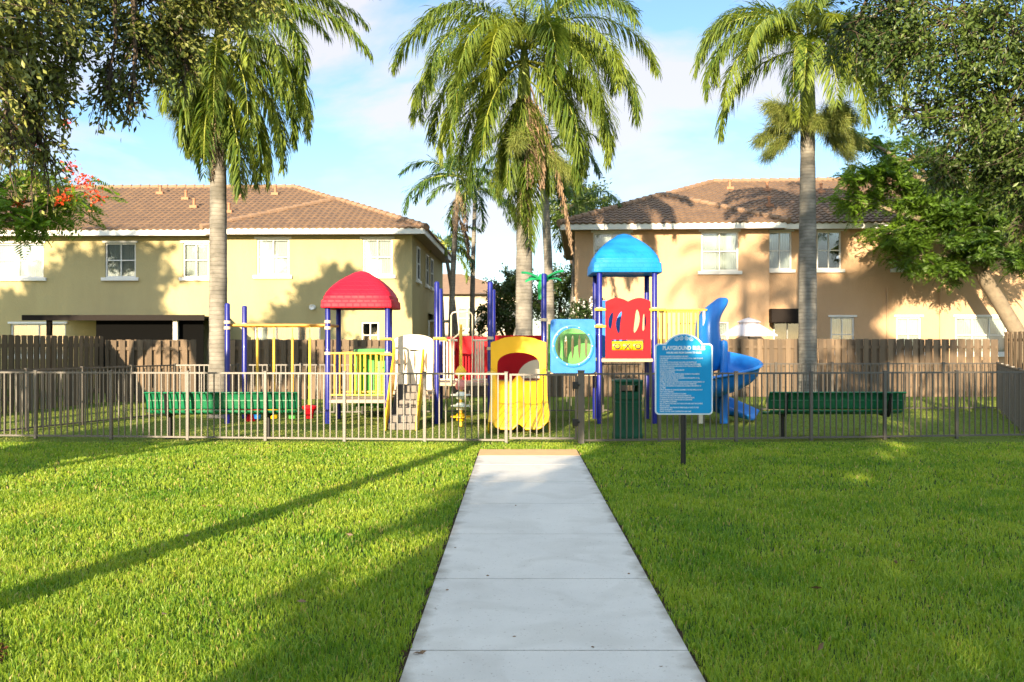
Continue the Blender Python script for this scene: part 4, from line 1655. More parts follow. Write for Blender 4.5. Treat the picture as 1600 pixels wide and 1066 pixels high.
for (py, colr, w) in ((580, 'yellow', 0.0), (601, 'pink', 0.0), (617, 'white_plastic', 0.19), (634, 'white_plastic', 0.19), (651, 'yellow', 0.19)):
    z = Z(py, cyp)
    mb = pmesh()
    if w == 0.0:
        mb.lathe([(0.03, z + 0.11), (0.06, z + 0.08), (0.11, z), (0.115, z - 0.05), (0.09, z - 0.1), (0.03, z - 0.11)], (cxp, cyp, 0), 18)
    else:
        mb.lathe([(0.03, z + 0.07), (0.08, z + 0.055), (0.10, z + 0.02), (0.20, z + 0.012), (0.205, z - 0.012), (0.10, z - 0.03), (0.09, z - 0.08), (0.03, z - 0.1)], (cxp, cyp, 0), 20)
    mb.build('foot_pod', M[colr], cp_)

# yellow slide with hood
xl, xr_ = X(767, 19.3), X(853, 19.3)
cx = (xl + xr_) / 2
hw_ = (xr_ - xl) / 2
out_ = [(cx - hw_, 0.86), (cx + hw_, 0.86), (cx + hw_, 1.70), (cx + hw_ - 0.09, 1.73)]
for k in range(1, 12):
    a = math.pi * k / 12
    out_.append((cx + (hw_ - 0.16) * math.cos(a), 1.73 + 0.09 * math.sin(a)))
out_ += [(cx - hw_ + 0.09, 1.73), (cx - hw_, 1.70)]
ix = 0.44
hole = [(cx - ix, 0.90), (cx + ix, 0.90), (cx + ix, 1.22)]
for k in range(1, 16):
    a = math.pi * k / 16
    hole.append((cx + ix * math.cos(a), 1.22 + 0.27 * math.sin(a) ** 0.8))
hole.append((cx - ix, 1.22))
mb = pmesh()
mb.panel(out_, [hole], 19.16, 19.30)
hd_ = mb.build('slide_hood', M['yellow'], ps, bevel=0.03)
mb = pmesh()
secw = []
nst = 18
for i in range(nst + 1):
    t = i / nst
    y = 19.16 - 1.98 * t
    z = 0.90 - 0.80 * (t ** 1.05) + 0.08 * max(0, (t - 0.8) / 0.2) ** 2 + 0.03 * math.sin(t * math.pi * 3)
    w = hw_ - 0.005 - 0.02 * math.sin(t * math.pi)
    side = 0.23 * (1 - 0.55 * t)
    lip = 0.10 * max(0, (t - 0.82) / 0.18) ** 2
    ring = []
    prof = [(-1.0, -0.10), (-1.0, side), (-0.93, side + 0.015), (-0.84, side - 0.02), (-0.78, 0.03), (-0.62, 0.0), (-0.22, 0.0), (-0.12, 0.06), (0, 0.16 * (1 - 0.3 * t)), (0.12, 0.06), (0.22, 0.0), (0.62, 0.0),
            (0.78, 0.03), (0.84, side - 0.02), (0.93, side + 0.015), (1.0, side), (1.0, -0.10)]
    for (a, b) in prof:
        ring.append((cx + a * w, y, z + b - lip * (1 - 0.35 * abs(a) ** 2)))
    secw.append(ring)
mb.loft(secw, close=False, caps=False)
mb.build('double_slide', M['yellow'], ps, solid=0.025)
mb = pmesh()
mb.panel([(-0.44, 0.88), (0.66, 0.88), (0.66, 1.84), (-0.44, 1.84)], [], Y2 - 0.03, Y2 + 0.03)
mb.build('red_panel', M['red'], ps, bevel=0.012)
mb = pmesh()
pts = [(0.12, 0.90)]
for k in range(0, 11):
    a = math.pi / 2 + math.pi / 2 * (1 - k / 10)
    pts.append((0.62 + 0.5 * math.cos(a), 0.90 + 0.42 * math.sin(a)))
pts.append((0.62, 0.90))
mb.panel(pts[::-1], [], Y2 - 0.07, Y2 - 0.032)
mb.build('cream_panel', M['cream'], ps)

# palm topper
mb = pmesh()
xt, yt = 0.66, Y1 + 0.14
mb.tube([(xt - 0.05, yt, 2.60), (xt - 0.05, yt, 2.85), (xt, yt, 3.02)], [0.06, 0.075, 0.10], 12)
mb.lathe([(0.11, 2.98), (0.12, 3.06), (0.08, 3.13), (0.0, 3.15)], (xt, yt, 0), 14)
for (dx, dy, dz) in ((-0.46, 0.1, 0.10), (-0.38, -0.12, -0.10), (-0.30, 0.3, 0.0), (0.42, -0.1, 0.12), (0.38, 0.12, -0.06), (0.28, 0.3, 0.08), (-0.1, 0.4, 0.0)):
    rings = []
    for i in range(7):
        t = i / 6
        c = Vector((xt + dx * t, yt + dy * t, 3.0 + 0.10 * math.sin(t * 2.2) + dz * t))
        sd = Vector((-dy, dx, 0)).normalized()
        w = 0.02 + 0.085 * math.sin(math.pi * min(1, 0.15 + 0.83 * t))
        hgt = 0.018
        rings.append([c + sd * w + Vector((0, 0, -0.03)), c + Vector((0, 0, hgt)), c - sd * w + Vector((0, 0, -0.03)), c - Vector((0, 0, hgt))])
    mb.loft(rings)
mb.build('palm_leaf_topper', M['leaf_green'], ps)

# blue bubble panel
xa, xb = X(860, Y1), X(930, Y1)
za, zb = Z(583, Y1), Z(499, Y1)
bcx, bcz, br = X(895, Y1), Z(541, Y1), 0.405
circ = [(bcx + br * math.cos(2 * math.pi * k / 40), bcz + br * math.sin(2 * math.pi * k / 40)) for k in range(40)]
rr_ = 0.07
rect = []
for (ccx, ccz, a0) in ((xb - rr_, za + rr_, -90), (xb - rr_, zb - rr_, 0), (xa + rr_, zb - rr_, 90), (xa + rr_, za + rr_, 180)):
    for k in range(5):
        a = R(a0 + 22.5 * k)
        rect.append((ccx + rr_ * math.cos(a), ccz + rr_ * math.sin(a)))
mb = pmesh()
mb.panel(rect, [circ], Y1 - 0.05, Y1 + 0.03)
bp_ = mb.build('bubble_panel', M['sky_blue'], ps, bevel=0.02)
mb = pmesh()
mb.lathe([(br + 0.035, 0.0), (br + 0.035, -0.02), (br + 0.0, -0.026), (br - 0.03, -0.02), (br - 0.03, 0.0)], (bcx, Y1 - 0.052, bcz), 40, axis='y', caps=False)
mb.build('window_ring', M['sky_blue'], bp_)
mb = pmesh()
for k in range(10):
    a = 2 * math.pi * k / 10
    mb.lathe([(0.014, 0), (0.012, -0.012), (0, -0.014)], (bcx + br * math.cos(a), Y1 - 0.078, bcz + br * math.sin(a)), 8, axis='y')
mb.build('bolt', M['steel'], bp_)
mb = pmesh()
mb.lathe([(br - 0.005, 0.0), (br * 0.9, -0.05), (br * 0.7, -0.09), (br * 0.4, -0.12), (0.001, -0.13)], (bcx, Y1 - 0.045, bcz), 36, axis='y', caps=False)
mb.build('bubble_window', M['bubble'], bp_)
# crawl tunnel wall behind the bubble: side panel in green with bars
mb = pmesh()
mb.panel([(0.80, 1.06), (1.80, 1.06), (1.80, 2.1), (0.80, 2.1)], [slot(1.04 + 0.15 * k, 1.60, 0.56, 0.034) for k in range(5)], 20.5, 20.56)
mb.build('tunnel_panel', M['green'], ps, bevel=0.01)
mb = pmesh()
mb.box(0.72, 1.80, Y1 + 0.05, 20.5, 1.0, 1.06)
mb.build('deck', M['deck'], ps, smooth=False)

# red panel with humps, slots and noughts-and-crosses drums
xa, xb = X(946, Y1), X(1016, Y1)
z0_, z1_ = Z(560, Y1), Z(474, Y1)
out_ = [(xa, z0_), (xb, z0_), (xb, z1_ - 0.02)]
for k in range(0, 41):
    t = k / 40
    x = xb - (xb - xa) * t
    out_.append((x, z1_ + 0.035 + 0.075 * max(0.0, math.sin((t * 2.0 - 0.0) * math.pi)) * (1 if t < .5 else 0) + 0.075 * max(0.0, math.sin((t - 0.5) * 2 * math.pi)) * (1 if t >= .5 else 0)))
out_.append((xa, z1_ - 0.02))
wpx = lambda px: X(px, Y1)
wpz = lambda py: Z(py, Y1)
sl = []
for (px, py0, py1, w, bend, tilt) in ((955, 488, 515, 0.045, -0.02, 0.05), (969, 486, 522, 0.05, -0.045, 0.06), (993, 483, 521, 0.056, 0.03, 0.06), (1005, 490, 518, 0.04, 0.02, 0.02)):
    pts = []
    zc, hh = wpz((py0 + py1) / 2), (py1 - py0) / F * Y1
    for k in range(11):
        t = k / 10
        pts.append((wpx(px) + bend * math.sin(math.pi * t) + tilt * (t - .5) + w * math.sin(math.pi * t) ** .5, zc + hh * (t - .5)))
    for k in range(9, 0, -1):
        t = k / 10
        pts.append((wpx(px) + bend * math.sin(math.pi * t) + tilt * (t - .5) - w * math.sin(math.pi * t) ** .5, zc + hh * (t - .5)))
    sl.append(pts)
box_ = [(wpx(955), wpz(548)), (wpx(1005.5), wpz(548)), (wpx(1006), wpz(531)), (wpx(955), wpz(531))]
mb = pmesh()
mb.panel(out_, sl + [box_], Y1 - 0.06, Y1 + 0.02)
rp_ = mb.build('game_panel', M['red'], ps, bevel=0.016)
dw = (wpx(1004.5) - wpx(956)) / 3
for k, ch in enumerate('OXO'):
    xm = wpx(956) + dw * (k + 0.5)
    zc = wpz(540.5)
    mb = pmesh()
    mb.lathe([(0.095, -dw / 2 + 0.006), (0.1, -dw / 2 + 0.016), (0.1, dw / 2 - 0.016), (0.095, dw / 2 - 0.006)], (xm, Y1 + 0.045, zc), 24, axis='x')
    dr = mb.build('drum', M['yellow'], rp_)
    o = text_mesh('letter', ch, 0.16, (xm, Y1 - 0.059, zc - 0.062), M['black'], dr, 'CENTER', 0.004, 1.15, 0.004)
    o.data.transform(Matrix.Translation((-PO[0], -PO[1], -PO[2])))
# blue wall behind the red panel and side handles
mb = pmesh()
mb.panel([(1.95, 1.38), (2.45, 1.38), (2.62, 2.0), (2.45, 2.62), (1.95, 2.62)], [], Y2 - 0.03, Y2 + 0.03)
mb.build('blue_panel', M['sky_blue'], ps, bevel=0.012)
for z in (2.38, 2.03):
    mb = pmesh()
    mb.tube([(1.72, Y1 - 0.10, z), (1.95, Y1 - 0.085, z)], 0.028, 10)
    mb.build('handrail', M['yellow_metal'], ps)
mb = pmesh()
mb.tube([(2.86, Y1 - 0.10, 2.38), (3.2, Y1 - 0.085, 2.38)], 0.026, 10)
mb.build('handrail', M['yellow_metal'], ps)
# barred side bay and spiral slide
barrier(3.05, 4.10, 19.5, 1.46, 2.38, 9)
barrier(3.05, 4.10, 20.5, 1.46, 2.38, 10)
mb = pmesh()
mb.tube([(4.02, 19.42, 1.30), (4.02, 19.42, 2.36)], 0.028, 10)
mb.tube([(3.95, 19.42, 1.0), (3.95, 19.42, 0)], 0.05, 12)
mb.build('post', M['cream'], ps)

sxp, syp = X(1131, 19.45), 19.45
mb = pmesh()
mb.tube([(sxp, syp, 0), (sxp, syp, 1.66)], 0.085, 16)
mb.lathe([(0.085, 1.66), (0.07, 1.72), (0.0, 1.75)], (sxp, syp, 0), 16)
mb.build('slide_column', M['sky_blue'], ps)


def helix(t):
    """t 0..1: angle, height of the trough floor"""
    th = R(165) - t * R(440)
    z = 1.36 - 1.14 * t
    return th, z


mb = pmesh()
rings = []
ns = 64
for i in range(ns + 1):
    t = i / ns
    th, z = helix(t)
    ring = []
    lip = 0.36
    for (r, dz) in ((0.085, 0.16), (0.10, 0.06), (0.16, 0.0), (0.30, -0.035), (0.46, -0.03), (0.58, 0.03), (0.68, 0.13), (0.735, lip - 0.03), (0.77, lip), (0.80, lip - 0.03)):
        ring.append((sxp + r * math.cos(th), syp + 0.05 + r * math.sin(th), z + dz))
    rings.append(ring)
# exit run: straight, continuing the tangent and swinging to the right front
th, z = helix(1.0)
tan = Vector((math.sin(th), -math.cos(th), 0)).normalized()
rad = Vector((math.cos(th), math.sin(th), 0))
tgt = Vector((0.86, -0.50, 0)).normalized()
pos = Vector((sxp, syp + 0.05, 0))
for i in range(1, 9):
    t = i / 8
    dirv = tan.lerp(tgt, t).normalized()
    pos = pos + dirv * 0.065
    rd = Vector((-dirv.y, dirv.x, 0))
    if rd.dot(rad) < 0:
        rd = -rd
    ring = []
    lip = 0.36 - 0.24 * t
    for (r, dz) in ((0.085, 0.16 - .1 * t), (0.10, 0.06), (0.16, 0.0), (0.30, -0.035), (0.46, -0.03), (0.58, 0.03 - .01 * t), (0.68, 0.13 - 0.08 * t), (0.735, lip - 0.03), (0.77, lip), (0.80, lip - 0.03)):
        p = pos + rd * r
        ring.append((p.x, p.y, z - 0.10 * t - 0.02 * t * t + dz))
    rings.append(ring)
mb.loft(rings, close=False, caps=False)
mb.build('spiral_slide', M['sky_blue'], ps, solid=0.05)
# hood over the slide entry
mb = pmesh()
rings = []
for (py, a, b, dy) in ((583, 1094, 1124, 0.30), (560, 1090, 1127, 0.42), (545, 1088, 1127, 0.46), (520, 1087.5, 1122, 0.46), (503, 1089, 1122, 0.43), (493, 1092, 1125.5, 0.38), (484, 1099, 1131, 0.30),
                       (477, 1107, 1136, 0.22), (471, 1115, 1138, 0.16), (467, 1120, 1137, 0.11), (465, 1124, 1134, 0.05)):
    y = 19.75
    xa_, xb_ = X(a, y), X(b, y)
    ring = []
    for k in range(24):
        t = 2 * math.pi * k / 24
        c_, s_ = math.cos(t), math.sin(t)
        e = 2.6
        r = (abs(c_) ** e + abs(s_) ** e) ** (-1 / e)
        ring.append(((xa_ + xb_) / 2 + (xb_ - xa_) / 2 * r * c_, y + dy * r * s_, Z(py, y)))
    rings.append(ring)
mb.loft(rings)
mb.build('slide_hood', M['sky_blue'], ps, sub=1)


# ------------------------------------------------------------------ palms
def frond(base, az, el, Lf, droop, nl, ll, hang=1.0, wd=0.034, curl=0.0):
    """feather frond: returns verts, loops, totals, rachis points"""
    ns = 18
    p = np.array(base, dtype=float)
    pts, tans = [p.copy()], []
    for i in range(ns):
        t = (i + 0.5) / ns
        e = el - droop * t ** 1.25
        a = az + curl * t
        d = np.array([math.sin(a) * math.cos(e), math.cos(a) * math.cos(e), math.sin(e)])
        tans.append(d)
        p = p + d * Lf / ns
        pts.append(p.copy())
    tans.append(tans[-1])
    pts, tans = np.array(pts), np.array(tans)
    s = np.linspace(0.10, 1.0, nl)
    s = np.concatenate([s, s]) + rng.uniform(-.006, .006, nl * 2)
    side = np.concatenate([np.ones(nl), -np.ones(nl)])
    s = np.clip(s, 0, 1)
    fi = s * ns
    i0 = np.clip(fi.astype(int), 0, ns - 1)
    fr = (fi - i0)[:, None]
    B = pts[i0] * (1 - fr) + pts[i0 + 1] * fr
    T = nrm(tans[i0])
    up = np.array([0, 0, 1.0])
    lat = np.cross(T, up)
    ln = np.linalg.norm(lat, axis=1, keepdims=True)
    fallback = np.array([math.cos(az), -math.sin(az), 0])
    lat = np.where(ln > 0.15, lat / np.maximum(ln, 1e-6), fallback)
    nr = np.cross(lat, T)
    ang = rng.normal(0, 0.45, len(s))[:, None]
    sw = (0.55 + 0.5 * s)[:, None]
    D = nrm(lat * side[:, None] * np.cos(ang) + nr * np.sin(ang) * 0.9 + T * sw)
    ln_ = ll * (np.sin(np.pi * (0.18 + 0.74 * s)) ** 0.7) * rng.uniform(0.8, 1.12, len(s))
    k = 4
    W_ = wd * rng.uniform(0.75, 1.2, len(s))
    rings = []
    P = B.copy()
    for j in range(k + 1):
        w = W_ * (0.55, 1.0, 0.9, 0.55, 0.06)[j]
        S = nrm(np.cross(D, up + 0.25 * rng.normal(size=3)))
        rings.append(np.stack([P - S * w[:, None] / 2, P + S * w[:, None] / 2], 1))
        P = P + D * (ln_ / k)[:, None]
        D = nrm(D + np.array([0, 0, -1.0]) * (0.42 * hang) * (1 + 0.3 * rng.normal(size=(len(s), 1))))
    V = np.stack(rings, 1).reshape(len(s), (k + 1) * 2, 3)
    n = len(s)
    q = []
    for j in range(k):
        q.append([2 * j, 2 * j + 1, 2 * j + 3, 2 * j + 2])
    q = np.array(q)
    loops = (np.arange(n)[:, None, None] * (k + 1) * 2 + q[None]).reshape(-1)
    totals = np.full(n * k, 4)
    return V.reshape(-1, 3), loops, totals, pts, n, k


def palm(name, label, base, h, rb, rt, fronds, shaft=0.0, mat='frond', lean=(0, 0), group=None, nl=70, ll=0.62, hang=1.0, skirt=0, wd=0.034, blooms=(), swell=0.0, stalk=0.030):
    root = thing(name, label, 'palm tree', base, 0, group)
    off = base
    mb = MB(off)
    pts, rs = [], []
    nt_ = 26
    for i in range(nt_ + 1):
        t = i / nt_
        pts.append((base[0] + lean[0] * t * t, base[1] + lean[1] * t * t, base[2] + h * t))
        r = rb + (rt - rb) * t + swell * math.sin(math.pi * min(1, t * 1.15)) + 0.05 * max(0, 1 - t * 14)
        rs.append(r * (1 + 0.025 * math.sin(i * 2.4)))
    mb.tube(pts, rs, 16)
    mb.build('trunk', M['bark_pale'], root)
    top = Vector(pts[-1])
    if shaft:
        mb = MB(off)
        mb.tube([top - Vector((0, 0, 0.03)), top + Vector((0, 0, shaft * 0.15)), top + Vector((0, 0, shaft * 0.6)), top + Vector((0, 0, shaft))], [rt * 0.95, rt * 1.15, rt * 0.9, rt * 0.45], 14)
        mb.build('crownshaft', M['shaft'], root)
    ct = top + Vector((0, 0, shaft))
    for fd in fronds:
        az, el, Lf, dr = fd[:4]
        up_ = fd[4] if len(fd) > 4 else 0.0
        dead = len(fd) > 5 and fd[5]
        b0 = ct + Vector((math.sin(az) * rt * 0.5, math.cos(az) * rt * 0.5, up_))
        V, lp, tt, rp_, n_, k_ = frond(b0, az, el, Lf, dr, nl, ll * (0.48 if dead else 1), hang * (1.6 if dead else 1), wd, rng.uniform(-.35, .35))
        base_r = np.clip(rng.normal(0.5, 0.18) + rng.normal(0, 0.2, n_), 0, 1)
        rr = np.repeat(base_r, k_)
        fo = fast('dead_frond' if dead else 'frond', V, lp, tt, rr, M['thatch'] if dead else M[mat], root, off)
        mb = MB(off)
        ln = len(rp_)
        mb.tube([tuple(q) for q in rp_[::2]], [max(0.004, stalk * (1 - i / (ln / 2)) ** 0.8) for i in range(len(rp_[::2]))], 5)
        mb.build('stalk', M['thatch'] if dead else M['rachis'], fo)
    for (bz, az, el, Lb) in blooms:
        # bushy flower stalk: many fine drooping threads
        n = 1500
        b0 = np.array(top) + np.array([math.sin(az) * rt, math.cos(az) * rt, bz])
        d = np.array([math.sin(az) * math.cos(el), math.cos(az) * math.cos(el), math.sin(el)])
        s = rng.uniform(0.25, 1, n)
        Pm = b0 + rng.normal(size=(n, 3)) * 0.07 + d * (s * Lb)[:, None] + np.array([0, 0, -0.35]) * (s ** 2 * Lb)[:, None]
        D = nrm(rng.normal(size=(n, 3)) * 0.42 + d * 0.55 + np.array([0, 0, -1.0]) * (0.25 + 0.75 * s)[:, None])
        v, l, t = leaf_cards(Pm, D, rng.uniform(0.2, 0.5, n) * (0.6 + .4 * Lb), 0.011)
        fb_ = fast('flower_stalk', v, l, t, np.repeat(rng.random(n), 2), M['flower_stalk'], root, off)
    return root


def ring_fronds(n, el0, el1, L, d0, d1, az0=0.0, jit=0.25):
    out = []
    for i in range(n):
        t = i / max(1, n - 1)
        az = az0 + i * 2.399 + random.uniform(-jit, jit)
        out.append((az, el0 + (el1 - el0) * t + random.uniform(-.1, .1), L * random.uniform(0.88, 1.08), d0 + (d1 - d0) * t + random.uniform(-.15, .15)))
    return out


# left palm, inside the playground
fA = [(R(95), R(34), 4.0, 1.25, 0.35), (R(75), R(40), 3.6, 1.5, 0.3), (R(105), R(24), 3.0, 2.3, 0.2), (R(88), R(22), 3.8, 1.45, 0.3), (R(70), R(50), 3.4, 1.9, 0.3), (R(185), R(80), 2.4, 0.4, 0.2), (R(10), R(70), 2.6, 1.2, 0.2), (R(-40), R(60), 2.0, 1.8, .2), (R(40), R(50), 3.2, 1.8, .2)]
fA += [(R(a) + random.uniform(-.2, .2), R(e), L_, d_, z_) for (a, e, L_, d_, z_) in ((150, 20, 3.4, 2.0, 0), (175, 35, 3.6, 2.2, .1), (200, 25, 3.5, 2.1, 0), (225, 25, 2.8, 2.4, 0), (125, 10, 3.4, 1.9, 0), (250, 30, 2.5, 2.5, 0), (105, 0, 3.2, 1.65, -.2), (270, 10, 2.3, 2.1, -.2),
       (165, -10, 3.3, 1.45, -.3), (195, -15, 3.3, 1.4, -.4), (140, -20, 3.2, 1.3, -.4), (220, -20, 3.2, 1.3, -.4), (90, -20, 3.0, 1.3, -.4), (275, -25, 2.4, 1.3, -.5), (20, -15, 3.0, 1.4, -.3), (320, -15, 2.4, 1.4, -.3), (60, -10, 3.0, 1.4, -.3),
       (180, -40, 3.0, 1.0, -.9), (120, -40, 2.9, 1.0, -.9), (240, -40, 2.9, 1.0, -.9), (80, -45, 2.7, .9, -1.0), (290, -45, 2.3, .9, -1.0), (150, -50, 3.0, .8, -1.1), (210, -50, 2.8, .8, -1.1), (100, -30, 3.2, 1.2, -.6), (75, -5, 3.2, 1.7, -.1), (110, 20, 3.4, 2.2, .1))]
fA += [(R(a), R(-55), 2.4, 0.6, -1.3, i % 3 == 2) for i, a in enumerate((95, 130, 165, 200, 235, 270, 310, 20))]
fA = [tuple([f[0], f[1], f[2] * (0.68 if 3.3 < f[0] % 6.2832 < 5.6 else 1.0)] + list(f[3:])) for f in fA]
bA = (X(341, 20.9), 20.9, 0.0)
palm('palm_tree', 'palm with fronds hanging in a shaggy skirt, beside the left blue posts', bA, Z(150, 20.9), 0.20, 0.165, fA, shaft=1.5, ll=0.68, nl=120, hang=1.35, swell=0.01, wd=0.035,
     blooms=((-0.2, R(235), R(5), 0.75), (0.3, R(150), R(10), 0.8)))
# centre palm, behind the yellow slide
fB = ring_fronds(10, R(75), R(30), 3.8, 1.9, 2.2, 1.1)
fB += [(R(-95), R(38), 4.3, 2.0, 0.2), (R(-80), R(22), 4.2, 2.1, 0), (R(-105), R(8), 4.2, 1.75, 0), (R(-70), R(-2), 4.0, 1.6, 0), (R(95), R(36), 4.4, 1.95, 0.2), (R(80), R(20), 4.3, 2.05, 0.0), (R(108), R(8), 4.3, 1.75, 0), (R(70), R(-2), 4.1, 1.6, 0),
       (R(-125), R(25), 4.2, 2.15, 0), (R(-140), R(5), 4.0, 1.8, -.1), (R(125), R(25), 4.2, 2.15, 0), (R(142), R(5), 4.0, 1.8, -.1), (R(160), R(25), 3.8, 2.2, 0), (R(-160), R(20), 3.8, 2.1, 0),
       (R(-120), R(-15), 3.9, 1.4, -0.4), (R(-95), R(-15), 3.8, 1.4, -0.4), (R(115), R(-15), 4.0, 1.4, -0.4), (R(95), R(-18), 3.9, 1.35, -0.4), (R(135), R(-28), 3.7, 1.15, -0.5), (R(-145), R(-30), 3.5, 1.1, -0.5),
       (R(-60), R(-25), 3.6, 1.2, -0.4), (R(60), R(-25), 3.7, 1.2, -0.4), (R(-30), R(5), 3.6, 1.7, 0), (R(30), R(5), 3.6, 1.7, 0), (R(-100), R(-42), 3.4, .9, -.9), (R(105), R(-42), 3.5, .9, -.9)]
fB += [(R(95), R(-70), 4.9, 0.22, -0.9, True),  (R(170), R(-84), 3.6, 0.1, -1.4, True), (R(200), R(-84), 3.4, 0.1, -1.5), (R(160), R(-85), 3.8, 0.05, -1.7)] + [(R(a), R(-68), 2.8, 0.35, -1.2, a in (140, 172)) for a in (175, 215, -80, 140, 172, 75)]
bB = (X(819, 25.5), 25.5, 0.0)
palm('palm_tree', 'tallest broad crowned palm in the centre with hanging dead fronds, behind the yellow slide', bB, Z(215, 25.5), 0.25, 0.20, fB, shaft=2.5, ll=0.92, nl=140, hang=1.2, wd=0.036,
     blooms=((-0.3, R(100), R(-15), 1.1), (0.0, R(190), R(0), 1.1)))
# right palm with smooth trunk
fC = ring_fronds(8, R(75), R(35), 3.3, 2.0, 2.2, 0.2)
fC += [(R(-88), R(36), 3.8, 2.2, 0.2), (R(-95), R(20), 3.9, 2.0, 0.0), (R(-105), R(5), 3.7, 1.7, 0.0), (R(-70), R(50), 3.5, 2.3, 0.2), (R(-130), R(30), 3.4, 2.2, 0), (R(180), R(25), 3.4, 2.15, 0.0), (R(195), R(5), 3.0, 1.7, -0.2), (R(165), R(15), 3.2, 1.9, -0.1), (R(140), R(20), 3.3, 2.0, 0),
       (R(80), R(30), 3.6, 2.2, 0.2), (R(100), R(8), 3.7, 1.8, 0), (R(60), R(10), 3.4, 1.7, 0), (R(110), R(28), 3.6, 2.1, 0), (R(-150), R(0), 3.0, 1.6, -.1), (R(85), R(-5), 3.4, 1.5, -.2), (R(175), R(-5), 3.2, 1.55, -.3), (R(150), R(-15), 3.0, 1.4, -.5), (R(205), R(-15), 2.8, 1.4, -.5), (R(-95), R(-8), 3.6, 1.5, -.3)]
bC = (X(1262, 25.0), 25.0, 0.0)
palm('palm_tree', 'palm with smooth pale trunk and bushy flower stalks, behind the blue slide', bC, Z(195, 25.0), 0.235, 0.19, fC, shaft=2.3, ll=0.84, nl=125, hang=1.2, swell=0.02, wd=0.036,
     blooms=((0.1, R(-95), R(-5), 1.15), (0.15, R(-120), R(15), 1.0), (0.1, R(90), R(-5), 1.15), (0.15, R(110), R(20), 1.0), (0.1, R(-80), R(50), 1.2), (0.1, R(95), R(45), 1.1), (0.1, R(180), R(0), 0.9), (-.1, R(-100), R(-20), 1.0), (-.1, R(95), R(-20), 1.0), (0.1, R(150), R(5), 0.9), (0.1, R(215), R(5), 0.9)))

# small palms in the gap between the houses
SP = 'slender palms between the two houses'
small = [(704, 36.0, 300, 'slender palm with dead brown fronds, at the left of the gap between the houses', 8, True),
         (737, 40.0, 318, 'dark slender palm right of the brown fronded one in the gap between the houses', 8, False),
         (861, 31.5, 262, 'slender palm right behind the dead fronds of the tall centre palm', 8, False),
         (893, 36.0, 345, 'slender palm close to the corner of the peach house', 6, False),
         (693, 50.0, 405, 'small yellow green palm peeping past the corner of the yellow house', 9, False)]
for i, (px, Y, py, lab, nf, dead) in enumerate(small):
    fd = ring_fronds(nf + 2, R(65), R(-15), 2.7, 1.7, 1.7, i * 1.3)
    if dead:
        fd += [(R(150), R(-50), 1.8, 0.6, -0.5, True), (R(190), R(-55), 1.9, 0.5, -0.7, True), (R(120), R(-60), 1.7, 0.5, -1.6, True)]
    palm('palm_tree', lab, (X(px, Y), Y, 0.0), Z(py, Y), 0.17 if i == 2 else 0.13, 0.13 if i == 2 else 0.085, fd, shaft=0.6, mat='frond' if i == 4 else 'frond_far', lean=(random.uniform(-.3, .3), 0), group=SP, nl=64, ll=0.62, hang=0.8, wd=0.05)
    if i == 0:
        fd = ring_fronds(6, R(60), R(0), 1.8, 1.6, 1.7, 2.0)
        palm('palm_tree', 'thin leaning palm touching the brown fronded one in the gap between the houses', (X(716, 38), 38.0, 0.0), Z(400, 38), 0.11, 0.07, fd, shaft=0.5, mat='frond_far', lean=(-0.5, 0), group=SP, nl=36, ll=0.45, hang=0.75, wd=0.05)


